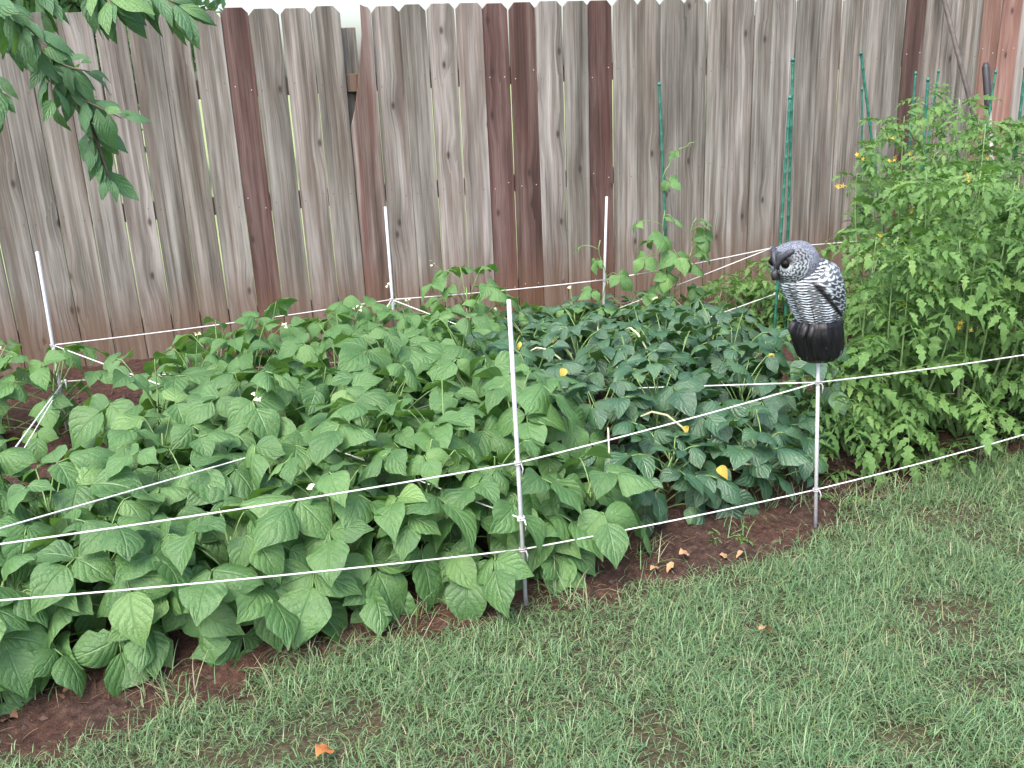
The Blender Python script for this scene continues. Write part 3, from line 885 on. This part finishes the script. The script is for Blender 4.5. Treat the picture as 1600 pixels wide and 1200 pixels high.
T_BODY = [(275, 470, 610), (300, 440, 668), (330, 415, 705), (360, 385, 722), (400, 305, 736), (450, 274, 748), (500, 294, 760), (550, 316, 769), (600, 336, 775), (650, 354, 778), (700, 377, 776), (750, 402, 762), (800, 430, 722), (830, 460, 675)]
T_STUMP = [(755, 420, 740), (780, 388, 768), (850, 364, 772), (900, 371, 778), (950, 388, 778), (1000, 404, 778), (1050, 422, 774), (1085, 440, 750), (1100, 470, 700)]
def hash2(a, b): return (math.sin(a * 127.1 + b * 311.7) * 43758.5453) % 1.0
WHITE = (.36, .41, .45); DARK = (.013, .013, .017); GREY = (.16, .18, .22)
def mixc(a, b, t): t = max(0, min(1, t)); return tuple(x + (y - x) * t for x, y in zip(a, b))
def sst(a, b, x): t = max(0, min(1, (x - a) / (b - a))); return t * t * (3 - 2 * t)
def scallop(u, v):                             # rows of overlapping feathers: 0 on the dark edge .. 1 inside
    row = math.floor(v); fu = u + .5 * (row % 2); cu = fu - math.floor(fu) - .5; fv = v - row
    d = math.sqrt((cu * 1.5) ** 2 + (fv * 1.0) ** 2)
    return d, math.floor(fu), row
def loft(name, pos, ny, nphi, colf, closed=True, capped=True, relief=None, mat=None):
    mb = MB()
    for j in range(ny):
        for i in range(nphi):
            p, args = pos(j / (ny - 1), i / (nphi if closed else nphi - 1))
            mb.v.append(p); mb.c.append(colf(*args))
    for j in range(ny - 1):
        for i in range(nphi if closed else nphi - 1):
            i2 = (i + 1) % nphi
            mb.f.append((j * nphi + i, j * nphi + i2, (j + 1) * nphi + i2, (j + 1) * nphi + i))
    if capped:
        mb.f.append(tuple(range(nphi))[::-1]); mb.f.append(tuple((ny - 1) * nphi + i for i in range(nphi)))
    return add(name, mb.mesh(name, mat or M['owl']), owl)
# stump
def stump_pos(a, b):
    y = 1100 - a * 345; phi = b * 2 * math.pi
    g = 14 * noise.noise((math.sin(phi) * 4, math.cos(phi) * 4, y * .002)) + 9 * noise.noise((math.sin(phi) * 16, math.cos(phi) * 16, y * .004))
    return surf(T_STUMP, y, phi, .95, g), (phi, y, g)
def stump_col(phi, y, g):
    n = noise.noise((phi * 14, y * .006, 3)); m = noise.noise((phi * 5, y * .012, 9))
    c = mixc((.0015, .0015, .002), (.009, .0085, .011), .5 + n)
    return mixc(c, (.5, .5, .55), sst(.52, .66, m) * sst(930, 1010, y) * .8)
o = loft('stump', stump_pos, 60, 160, stump_col, mat=M['stump'])
o['label'] = 'glossy black grooved stump'
# torso with barred breast
def body_pos(a, b):
    y = 830 - a * 550; phi = b * 2 * math.pi
    bar = math.sin((y + 8 * math.sin(phi * 9)) / 22 * 2 * math.pi)
    return surf(T_BODY, y, phi, .92, 4 * bar), (phi, y)
def wing_edge(y):                              # angle of the wing's front edge at a height
    x = np.interp(y, [320, 420, 800], [600, 484, 787]) + 4
    L, R = smooth_tab(T_BODY, y)
    k = ((L + R) / 2 - x) / ((R - L) / 2)
    return math.asin(max(-1, min(1, k)))
def body_col(phi, y):
    wob = 7 * noise.noise((phi * 5, y * .02, 0)) + 6 * abs(math.sin(phi * 9 + math.floor(y / 22) * 1.57))
    b = ((y + wob) / 22) % 1.0
    w = sst(.12, .3, b) * (1 - sst(.62, .8, b))
    sp = noise.noise((phi * 30, y * .3, 5))
    c = mixc(DARK, WHITE, w * (.85 + .4 * sp))
    p = phi if phi < math.pi else phi - 2 * math.pi
    for e in (wing_edge(y), 2 * FACE - wing_edge(y)):
        d = abs(p - e)
        c = mixc(c, DARK, (1 - sst(.05, .16, d)) * sst(400, 440, y))
    ds = abs(p - (FACE - .75))
    c = mixc(c, DARK, (1 - sst(.01, .05, ds)) * .8 * sst(520, 640, y))
    return mixc(c, DARK, sst(745, 790, y))
o = loft('body', body_pos, 210, 320, body_col)
# wings: shells lying over the flanks
def wing(sgn):
    def pos(a, b):
        y = 310 + a * 489
        e = wing_edge(y)
        span = 2.5 * (1 - .35 * a)
        phi = e - b * span if sgn > 0 else 2 * FACE - e + b * span
        edge = min(1, b / .05) * min(1, (1 - b) / .1) * min(1, a / .05 + .2)
        lift = 12 * math.sin(min(1, a * 1.15 + .12) * math.pi) ** .6 * sst(0, .4, b) + 9
        d, q, r = scallop(b * 7, a * 13)
        p = surf(T_BODY, min(y, 826), phi, .95, lift * edge + 6 * (1 - d))
        if a > .93: p.z = oz(y)
        return p, (a, b)
    def col(a, b):
        j = noise.noise((a * 9, b * 9, 2)) * .35
        d, q, r = scallop(b * 7 + j, a * 13 + j)
        rn = hash2(q, r)
        w = sst(.28, .5, d) * (1 - sst(.66, .84, d + .3 * rn - .12))
        st = .5 + .5 * math.sin(d * 21 + rn * 5)
        c = mixc(DARK, WHITE, w * (.78 + .35 * st))
        c = mixc(c, WHITE, .35 * (1 - sst(.05, .35, a)) * (.4 + noise.noise((a * 60, b * 60, 4))))
        if b < .07: c = mixc(c, mixc(DARK, c, sst(.03, .07, b)), sst(.17, .25, a))
        return c
    return loft('wing', pos, 110, 110, col, closed=False, capped=False)
wing(1); wing(-1)
# head
HC = (394, 288)
def head_dir(phi, th): return Vector((-math.sin(phi) * math.cos(th), -math.cos(phi) * math.cos(th), math.sin(th)))
HA, HV = 192, 178
def hp(phi, th, k=1.0):                        # th: elevation
    d = head_dir(phi, th)
    f = math.cos(phi - FACE) * math.cos(th)
    flat = 1 - .10 * sst(.55, 1.0, f)          # flattened face
    top = 1 - .09 * sst(.75, 1.0, math.sin(th))
    kk = k * flat
    q = Vector((d.x * HA * OS * kk, d.y * HA * .96 * OS * kk, d.z * HV * OS * k * top))
    return Vector((ox(HC[0]), 0, oz(HC[1]))) + HPITCH @ q
HPITCH = Matrix.Rotation(math.radians(12), 3, Vector((0, 0, 1)).cross(Vector((-math.sin(FACE), -math.cos(FACE), 0))))   # head bowed forward
EYE_T = math.radians(20)
EYES = [(FACE - .50, EYE_T), (FACE + .50, EYE_T)]
def head_pos(a, b):
    th = -1.45 + a * 2.95; phi = b * 2 * math.pi
    k = 1.0
    for (ep, et) in EYES:
        dd = head_dir(phi, th).angle(head_dir(ep, et))
        k -= .07 * math.exp(-(dd / .26) ** 2)
        k += .025 * math.exp(-((dd - .55) / .1) ** 2)
    k += .006 * math.sin(th * 60 + 3 * math.sin(phi * 20))
    # brow saddle on the crown between the tufts
    k -= .05 * sst(.7, 1.2, th) * math.exp(-((math.cos(phi - FACE) - 1) / .3) ** 2)
    if th < -.8: k *= 1.04
    return hp(phi, th, k), (phi, th)
def head_col(phi, th):
    d = head_dir(phi, th)
    best = None
    for (ep, et) in EYES:
        e = head_dir(ep, et); dd = d.angle(e)
        if best is None or dd < best[0]:
            side = d - e; best = (dd, math.atan2(side.z, (side.cross(e)).length + .0001), side.z, ep)
    dd, an, sz, ep = best
    f = math.cos(phi - FACE) * math.cos(th)
    facemask = 1 - sst(.78, .95, dd)
    # streaks radiating from the eye, and feather scallops further down
    ax = Vector((0, 0, 1)); e = head_dir(ep, EYE_T)
    ta = math.atan2(d.z - e.z, (d - e).dot(Vector((-math.cos(ep), math.sin(ep), 0))))
    streak = .5 + .5 * math.sin(ta * 22 + 4 * noise.noise((ta * 6, dd * 14, 1)))
    ring = .5 + .5 * math.sin(dd * 40 + 2.5 * noise.noise((ta * 5, dd * 4, 7)) + 1.6 * math.sin(ta * 17))
    w = sst(.35, .65, streak * .45 + ring * .6)
    c = mixc(DARK, WHITE, w * (.38 + .42 * (1 - sst(-.25, .1, sz))))
    up = sst(.02, .18, sz)
    c = mixc(c, mixc(DARK, GREY, streak * .6), up * (1 - sst(.30, .62, dd)) * .9)
    c = mixc(c, DARK, (1 - sst(.17, .24, dd)))
    c = mixc(c, DARK, (1 - sst(.26, .44, dd)) * sst(-.02, .10, sz))
    cres = math.exp(-((dd - .27) / .05) ** 2) * (1 - sst(-.12, -.02, sz))
    c = mixc(c, WHITE, cres)
    # crown and nape: dark grey with fine speckle
    back = sst(.98, 1.12, dd)
    sp = noise.noise((d.x * 26, d.y * 26, d.z * 26))
    g = mixc((.03, .035, .045), (.24, .26, .31), .45 + 1.1 * sp)
    c = mixc(c, g, back * sst(-.75, -.3, th))
    crown = sst(.86, 1.02, th)
    c = mixc(c, g, crown)
    mid = math.exp(-((phi - FACE) / .26) ** 2)
    return mixc(c, DARK, mid * (1 - crown) * .85 * sst(-.75, -.4, th))
loft('head', head_pos, 130, 260, head_col)
# eyes, beak, brow tufts
M['eye'] = plain('dark_eye', (.006, .004, .003), .5, 0, .3, 300, 0)
M['pupil'] = plain('black_pupil', (.002, .002, .002), .5, 0, .3, 300, 0)
for _k in ('eye', 'pupil'): [n for n in M[_k].node_tree.nodes if n.type == 'BSDF_PRINCIPLED'][0].inputs['Specular IOR Level'].default_value = .15
for (ep, et) in EYES:
    c = hp(ep, et, .90)
    bm = bmesh.new(); bmesh.ops.create_uvsphere(bm, u_segments=20, v_segments=12, radius=.0135)
    me = bpy.data.meshes.new('eye'); bm.to_mesh(me); bm.free(); me.materials.append(M['eye'])
    me.polygons.foreach_set('use_smooth', [True] * len(me.polygons))
    eo = add('eye', me, owl, c)
    bm = bmesh.new(); bmesh.ops.create_uvsphere(bm, u_segments=14, v_segments=8, radius=.0068)
    me = bpy.data.meshes.new('pupil'); bm.to_mesh(me); bm.free(); me.materials.append(M['pupil'])
    add('pupil', me, eo, HPITCH @ head_dir(ep, et) * .0085)
fdir = HPITCH @ head_dir(FACE, 0)
bk = [hp(FACE, .06, .95), hp(FACE, -.08, 1.02) + fdir * .010, hp(FACE, -.26, 1.02) + fdir * .013, hp(FACE, -.44, 1.01) + fdir * .006]
add('beak', MB().tube(bk, [.006, .011, .009, .0015], 10).mesh('beak', M['grip']), owl)
M['brow'] = plain('dark_grey_brow', (.03, .033, .042), .55, 0, .5, 200, .3)
for sg in (-1, 1):
    pts = []; rad = []
    for t, ph, th, k, r_ in ((0, .07, .10, .98, .005), (.2, .15, .38, .99, .007), (.4, .28, .58, .99, .008), (.6, .48, .72, .99, .0085), (.8, .76, .82, 1.03, .010), (1, 1.02, .84, 1.13, .005)):
        pts.append(hp(FACE + sg * ph, th, k)); rad.append(r_)
    add('brow_tuft', MB().tube(pts, rad, 10).mesh('brow_tuft', M['brow']), owl)

# feet gripping the stump
for side in (-1, 1):
    for tz in (-.16, .12):
        ph = FACE + side * .52 + tz
        pts = [surf(T_STUMP, 768, ph, .95, 6), surf(T_STUMP, 800, ph, .95, 6), surf(T_STUMP, 840, ph + .03, .95, 5), surf(T_STUMP, 872, ph + .05, .95, 4)]
        add('toe', MB().tube(pts, [.005, .0075, .0065, .002], 8).mesh('toe', M['grip']), owl)

# ------------------------------------------------------------------ fallen leaves on soil and lawn
def fallen(u, v, size, mat, label, z=.03):
    p = G(u, v, z)
    prof = P_LANCE
    me = leaf_mesh('fallen_leaf', mat, .34, prof, random.uniform(.2, .6), .2, .5, random.uniform(-.8, .8), .3, int(u))
    o = add('fallen_leaf', me, None, p)
    o.scale = (size,) * 3
    o.rotation_euler = (random.uniform(-.3, .3), random.uniform(-.3, .3), random.uniform(0, 6.28))
    tag(o, label, 'leaf', 'fallen dry leaves')
for a in ((1061, 866, .045, 'dry', 'upright curled tan leaf on the bare soil, tallest of the fallen ones', .045), (1053, 879, .036, 'dry', 'small tan leaf lying flat below the upright curled one', .035),
          (1016, 891, .036, 'dry', 'tan leaf at the left end of the bare soil, by the grass', .03), (1124, 867, .038, 'dry', 'orange tan leaf in the middle of the bare soil', .03),
          (1164, 862, .036, 'dry', 'pale tan leaf farthest right on the bare soil', .03), (1098, 795, .05, 'orange_dry', 'orange leaf under the dark cowpea leaves', .06)):
    fallen(a[0], a[1], a[2], M[a[3]], a[4], a[5])
fallen(495, 1182, .06, M['orange_dry'], 'bright orange dead leaf in the grass at the bottom of the picture', .05)
fallen(28, 1122, .07, M['brown_dry'], 'brown dead leaf in the left bottom corner', .03)
fallen(88, 1085, .05, M['brown_dry'], 'curled brown leaf on soil above the corner leaf', .03)
fallen(1186, 984, .05, M['dry'], 'pale tan leaf in the middle of the lawn', .05)

# ------------------------------------------------------------------ small weeds on the soil
def weed(u, v, n, size, label, seed):
    r = random.Random(seed)
    b = G(u, v, .01)
    root = empty('weed', b, label, 'weed', 'small weeds on the bare soil')
    mb = MB()
    for i in range(n):
        az = r.uniform(0, 6.28); out = Vector((math.cos(az), math.sin(az), 0))
        e = out * size * r.uniform(.5, 1.3) + UP * size * r.uniform(.2, .9)
        mb.tube([Vector((0, 0, 0)), e * .6 + UP * .006, e], .0012, 4)
        place_leaf(root, r.choice(TL), e * .5, out + UP * .3, UP, size * r.uniform(.8, 1.3))
    add('stem', mb.mesh('stem', M['stem']), root)
for k, (u, v, n, s, lab) in enumerate(((140, 1062, 6, .035, 'small pale weed on the dark soil at the left front'), (118, 1040, 6, .04, 'grey green weed just above the small pale one'), (345, 1008, 6, .04, 'weed below the big drooping bean leaf'),
                                       (1130, 845, 8, .045, 'feathery weed on bare soil left of the owl stake'), (1160, 820, 7, .05, 'taller feathery weed between cowpeas and owl stake'), (1315, 790, 7, .05, 'weed just right of the owl stake foot'), (1000, 860, 6, .04, 'low weed on soil beside the last bean plant'))):
    weed(u, v, n, s, lab, 60 + k)

# ------------------------------------------------------------------ overhanging tree at the left
tb = Vector((-3.35, 3.2, 0))
tree = empty('fruit_tree', tb, 'leafy fruit tree overhanging the bed from the left', 'tree')
mb = MB()
trunk = [Vector((0, 0, -.05)), Vector((.03, .02, .6)), Vector((-.02, .05, 1.3)), Vector((.05, 0, 2.0)), Vector((.1, .02, 2.9))]
mb.tube(trunk, [.10, .085, .075, .06, .03], 12)
def dp(u, v, y): return on_plane(u, v, Vector((0, y, 0)), Vector((0, 1, 0))) - tb
limbs = []
def limb(pts, r0, r1):
    n = len(pts)
    sm = []
    for i in range(n - 1):
        p0 = pts[max(0, i - 1)]; p1 = pts[i]; p2 = pts[i + 1]; p3 = pts[min(n - 1, i + 2)]
        for k in range(5):
            t = k / 5
            sm.append(.5 * ((2 * p1) + (p2 - p0) * t + (2 * p0 - 5 * p1 + 4 * p2 - p3) * t * t + (3 * p1 - p0 - 3 * p2 + p3) * t ** 3))
    sm.append(pts[-1])
    mb.tube(sm, [r0 + (r1 - r0) * i / (len(sm) - 1) for i in range(len(sm))], 6)
    limbs.append(sm)
YB = 2.75
limb([trunk[2], dp(-330, -60, 2.95), dp(-120, -20, YB), dp(30, 45, YB), dp(85, 95, YB), dp(120, 150, YB), dp(150, 220, YB), dp(172, 282, YB)], .03, .0022)
limb([trunk[3], dp(-250, -160, 3.1), dp(0, -110, 3.0), dp(120, -60, 2.95), dp(215, -20, 2.9), dp(285, 15, 2.9)], .03, .0025)
limb([dp(-120, -20, YB), dp(-40, 60, 2.7), dp(-10, 130, 2.68), dp(-6, 180, 2.65)], .006, .002)
limb([dp(0, -110, 3.0), dp(40, -40, 2.9), dp(70, 10, 2.85)], .006, .002)
limb([dp(120, -60, 2.95), dp(150, -20, 2.8), dp(180, 12, 2.75)], .005, .002)
limb([dp(-120, -20, YB), dp(-30, 0, 2.6), dp(30, 30, 2.6), dp(60, 60, 2.6)], .006, .002)
limb([dp(85, 95, YB), dp(110, 105, YB - .03), dp(140, 112, YB - .05)], .003, .0015)
limb([dp(120, 150, YB), dp(150, 165, YB - .05), dp(190, 185, YB - .08)], .003, .0014)
limb([dp(60, 75, YB), dp(75, 110, YB - .06), dp(85, 165, YB - .1)], .003, .0014)
limb([trunk[3], Vector((-.5, -.3, 2.6)), Vector((-.9, -.5, 2.9))], .03, .006)
limb([trunk[3], Vector((.3, .5, 2.7)), Vector((.5, .8, 3.0))], .03, .006)
limb([trunk[4], Vector((.3, -.5, 3.2)), Vector((.5, -.8, 3.3))], .02, .005)
add('trunk', mb.mesh('trunk', M['bark']), tree)
crown = tree
rr = random.Random(77)
def leaves_on(pts, i0, n, size, hang=.5):
    for k in range(n):
        q = i0 + (len(pts) - 1 - i0) * (k + rr.random()) / n
        i = min(len(pts) - 2, int(q)); p = lerp(pts[i], pts[i + 1], q - i)
        d = (pts[i + 1] - pts[i]).normalized()
        az = rr.uniform(0, 6.28)
        side = rot_about(d.orthogonal().normalized(), d, az)
        yd = (side * .8 + d * .7 - UP * hang * rr.uniform(.2, 1.4)).normalized()
        nr = UP * .6 + Vector((rr.uniform(-.6, .6), -rr.uniform(0, 1.2), 0))
        place_leaf(tree, rr.choice(LV['tree']), p + side * .006, yd, nr, size * rr.uniform(.6, 1.15))
leaves_on(limbs[0], 12, 64, .10)
leaves_on(limbs[1], 8, 60, .115, .7)
leaves_on(limbs[2], 2, 12, .11)
leaves_on(limbs[3], 1, 24, .115, .6)
leaves_on(limbs[4], 1, 22, .115, .6)
leaves_on(limbs[5], 2, 22, .11, .5)
leaves_on(limbs[6], 1, 8, .085, .3)
leaves_on(limbs[7], 1, 9, .085, .3)
leaves_on(limbs[8], 1, 10, .095, .5)
for l in limbs[9:]: leaves_on(l, 3, 26, .12)

# ------------------------------------------------------------------ big tree in the neighbour's yard, above the fence
nb = Vector((-5.6, 13.5, 0))
ntree = empty('shade_tree', nb, 'dark leafy tree rising behind the left part of the fence', 'tree')
mb = MB()
mb.tube([Vector((0, 0, -.1)), Vector((.05, 0, 1.2)), Vector((0, .1, 2.6)), Vector((.1, 0, 4.2))], [.22, .17, .14, .06], 12)
for k in range(9):
    a = k * .7 * 2; z = 1.5 + k * .3
    o = Vector((math.cos(a), math.sin(a), 0))
    mb.tube(bez(Vector((0, 0, z)), o * .9 + UP * (z + .5), o * 1.9 + UP * (z + .8), 5), [.07, .06, .05, .035, .025, .01], 6)
add('trunk', mb.mesh('trunk', M['bark']), ntree)
N = 15000
cl = rng.normal(size=(90, 3)); cl /= np.linalg.norm(cl, axis=1)[:, None]
cl = cl * (rng.random(90) ** .4)[:, None] * np.array([2.3, 2.2, 2.0]) + np.array([0, 0, 3.0])
c = cl[rng.integers(0, 90, N)] + rng.normal(size=(N, 3)) * .26
y = rng.normal(size=(N, 3)); y /= np.linalg.norm(y, axis=1)[:, None]
x = np.cross(y, rng.normal(size=(N, 3))); x /= np.linalg.norm(x, axis=1)[:, None]
L = rng.uniform(.06, .11, N)[:, None]
V = np.stack([c - y * L, c + x * L * .45, c + y * L, c - x * L * .45], 1).reshape(-1, 3)
me = bpy.data.meshes.new('crown')
me.vertices.add(len(V)); me.vertices.foreach_set('co', V.astype(np.float32).ravel())
me.loops.add(4 * N); me.loops.foreach_set('vertex_index', np.arange(4 * N, dtype=np.int32))
me.polygons.add(N); me.polygons.foreach_set('loop_start', np.arange(0, 4 * N, 4, dtype=np.int32))
me.update(calc_edges=True)
uvl = me.uv_layers.new(name='UV'); uvl.data.foreach_set('uv', np.tile(np.array([.5, 0, 1, .4, .5, 1, 0, .4], dtype=np.float32), N))
me.materials.append(M['tree'])
tag(add('crown', me, ntree), kind='stuff')

# ------------------------------------------------------------------ grass
def bladefield(name, pos, z0, length, width, az, el, bend, col, label):
    n = len(pos)
    d = np.stack([np.cos(az), np.sin(az)], 1)
    sd = np.stack([-np.sin(az), np.cos(az)], 1)
    V = np.zeros((n, 7, 3), np.float32)
    px = pos.copy(); pz = z0.copy(); e = el.copy()
    seg = length / 3
    for k in range(3):
        w = width * (1.0, .95, .6)[k] / 2
        V[:, 2 * k, :2] = px - sd * w[:, None]; V[:, 2 * k, 2] = pz
        V[:, 2 * k + 1, :2] = px + sd * w[:, None]; V[:, 2 * k + 1, 2] = pz
        px = px + d * (np.cos(e) * seg)[:, None]; pz = np.maximum(pz + np.sin(e) * seg, .004)
        e = e - bend
    V[:, 6, :2] = px; V[:, 6, 2] = pz
    me = bpy.data.meshes.new(name)
    me.vertices.add(7 * n); me.vertices.foreach_set('co', V.ravel())
    idx = (np.arange(n) * 7)[:, None] + np.array([0, 1, 3, 2, 2, 3, 5, 4, 4, 5, 6])[None, :]
    me.loops.add(11 * n); me.loops.foreach_set('vertex_index', idx.astype(np.int32).ravel())
    ls = (np.arange(n) * 11)[:, None] + np.array([0, 4, 8])[None, :]
    me.polygons.add(3 * n); me.polygons.foreach_set('loop_start', ls.astype(np.int32).ravel())
    me.update(calc_edges=True)
    me.polygons.foreach_set('use_smooth', np.ones(3 * n, dtype=bool))
    at = me.attributes.new('Col', 'FLOAT_COLOR', 'POINT')
    cc = np.repeat(np.concatenate([col, np.ones((n, 1))], 1)[:, None, :], 7, 1).astype(np.float32)
    at.data.foreach_set('color', cc.ravel())
    me.materials.append(M['grass'])
    return tag(add(name, me), label, 'grass', kind='stuff')
def lawn_points(n, dens=True):
    s = rng.uniform(-2.2, 3.4, n); t = rng.uniform(-1.75, .10, n)
    P = np.array(BM_)[None, :2] + s[:, None] * np.array(BE)[None, :2] + t[:, None] * np.array(BN)[None, :2]
    keep = (P[:, 1] > 1.25) | (rng.random(n) < .3)
    e = np.array([soil_edge(v) for v in s])
    dd = t - e                                       # >0 is on the soil
    keep &= (dd < 0.0) | (rng.random(n) < np.exp(-np.maximum(dd, 0) / .035) * .35)
    f = np.array([noise.noise((p[0] * 3.2, p[1] * 3.2, 4.0)) + .6 * noise.noise((p[0] * 9, p[1] * 9, 8.0)) for p in P])
    for (u, v, rad) in ((1030, 1168, .06), (1415, 1160, .07), (590, 935, .06), (60, 1165, .05), (360, 1100, .06), (560, 1130, .05)):
        q = G(u, v)
        r2 = (P[:, 0] - q.x) ** 2 + (P[:, 1] - q.y) ** 2
        f = f - 1.5 * np.exp(-r2 / rad ** 2)
    keep &= rng.random(n) < np.clip(.84 + .70 * f, .26, 1)
    return P[keep], f[keep]
P, f = lawn_points(290000)
n = len(P)
tall = np.clip(1 + .5 * f, .6, 1.5)
z0 = rng.uniform(0, .03, n) * tall
ln = rng.uniform(.024, .066, n) * tall
pal = np.array([(.078, .160, .066), (.120, .220, .098), (.182, .285, .144), (.142, .215, .078), (.21, .25, .125), (.30, .275, .18)])
ci = rng.choice(6, n, p=[.24, .31, .24, .13, .05, .03])
col = pal[ci] * rng.uniform(.75, 1.25, (n, 1))
bladefield('grass', P, z0, ln, rng.uniform(.0011, .0024, n), rng.uniform(0, 6.283, n), rng.uniform(-.1, 1.35, n), rng.uniform(.1, .85, n), col, 'fine green lawn grass in front of the vegetable bed')
# longer wisps and straw-coloured runners
P2, f2 = lawn_points(5000)
n = len(P2)
col = np.array([(.12, .20, .09), (.22, .24, .12), (.30, .26, .17)])[rng.choice(3, n, p=[.6, .25, .15])] * rng.uniform(.8, 1.2, (n, 1))
bladefield('grass_wisps', P2, rng.uniform(.005, .05, n), rng.uniform(.05, .11, n), rng.uniform(.0012, .002, n), rng.uniform(0, 6.283, n), rng.uniform(-.1, 1.2, n), rng.uniform(-.1, .5, n), col, 'longer pale wisps standing out of the lawn grass')
# tufts creeping onto the soil
tp = []
for (u, v, k) in ((60, 1040, 40), (30, 1100, 60), (260, 1090, 60), (880, 945, 60), (1010, 880, 30), (1190, 815, 40), (1240, 800, 40), (1330, 800, 70), (1380, 770, 70), (1450, 745, 80), (1540, 720, 90), (1150, 850, 20), (700, 960, 40), (640, 985, 40), (480, 1020, 40), (1500, 660, 60), (1590, 690, 80)):
    q = G(u, v)
    tp.append(np.array([q.x, q.y])[None] + rng.normal(size=(k, 2)) * .035)
tp = np.concatenate(tp); n = len(tp)
col = pal[rng.choice(6, n)] * rng.uniform(.8, 1.2, (n, 1))
bladefield('grass_tufts', tp, rng.uniform(0, .03, n), rng.uniform(.05, .12, n), rng.uniform(.0018, .003, n), rng.uniform(0, 6.283, n), rng.uniform(.5, 1.5, n), rng.uniform(.1, .6, n), col, 'sparse grass tufts creeping over the soil edge')

# dead stalks and straw on the soil
n = 1500
ls = rng.uniform(-1.8, 2.6, n); lt = rng.uniform(-.05, 2.4, n) * rng.random(n) ** .5
LP = np.array(BM_)[None, :2] + ls[:, None] * np.array(BE)[None, :2] + lt[:, None] * np.array(BN)[None, :2]
lz = .012 + .05 * np.clip((lt - np.array([soil_edge(v) for v in ls])) / .35, 0, 1)
lcol = np.array([(.16, .11, .07), (.09, .06, .04), (.26, .20, .13)])[rng.choice(3, n)] * rng.uniform(.7, 1.2, (n, 1))
bladefield('plant_litter', LP, lz, rng.uniform(.015, .06, n), rng.uniform(.0015, .0035, n), rng.uniform(0, 6.283, n), rng.uniform(-.1, .35, n), rng.uniform(-.1, .3, n), lcol, 'dead stalks and straw strewn on the soil')

# ------------------------------------------------------------------ crumbs of soil
NC = 5000
s = rng.uniform(-2.0, 3.0, NC); t = rng.uniform(-.08, 2.6, NC)
mb_v = []; mb_f = []
base = np.array([(1, 0, 0), (-1, 0, 0), (0, 1, 0), (0, -1, 0), (0, 0, 1), (0, 0, -1)], float)
tri = np.array([(0, 2, 4), (2, 1, 4), (1, 3, 4), (3, 0, 4), (2, 0, 5), (1, 2, 5), (3, 1, 5), (0, 3, 5)])
PX = np.array(BM_)[None] + s[:, None] * np.array(BE)[None] + t[:, None] * np.array(BN)[None]
PX[:, 2] = np.clip((t + .06) / .35, 0, 1) * .05 + .006
sz = .003 + .014 * rng.random(NC) ** 3
V = (PX[:, None, :] + base[None] * sz[:, None, None] * rng.uniform(.6, 1.3, (NC, 6, 1))).reshape(-1, 3)
F = (tri[None] + (np.arange(NC) * 6)[:, None, None]).reshape(-1, 3)
me = bpy.data.meshes.new('soil_crumbs')
me.from_pydata(V.tolist(), [], F.tolist()); me.materials.append(M['rock_crumb'])
tag(add('soil_crumbs', me), 'loose crumbs of earth on the bed', 'soil', kind='stuff')
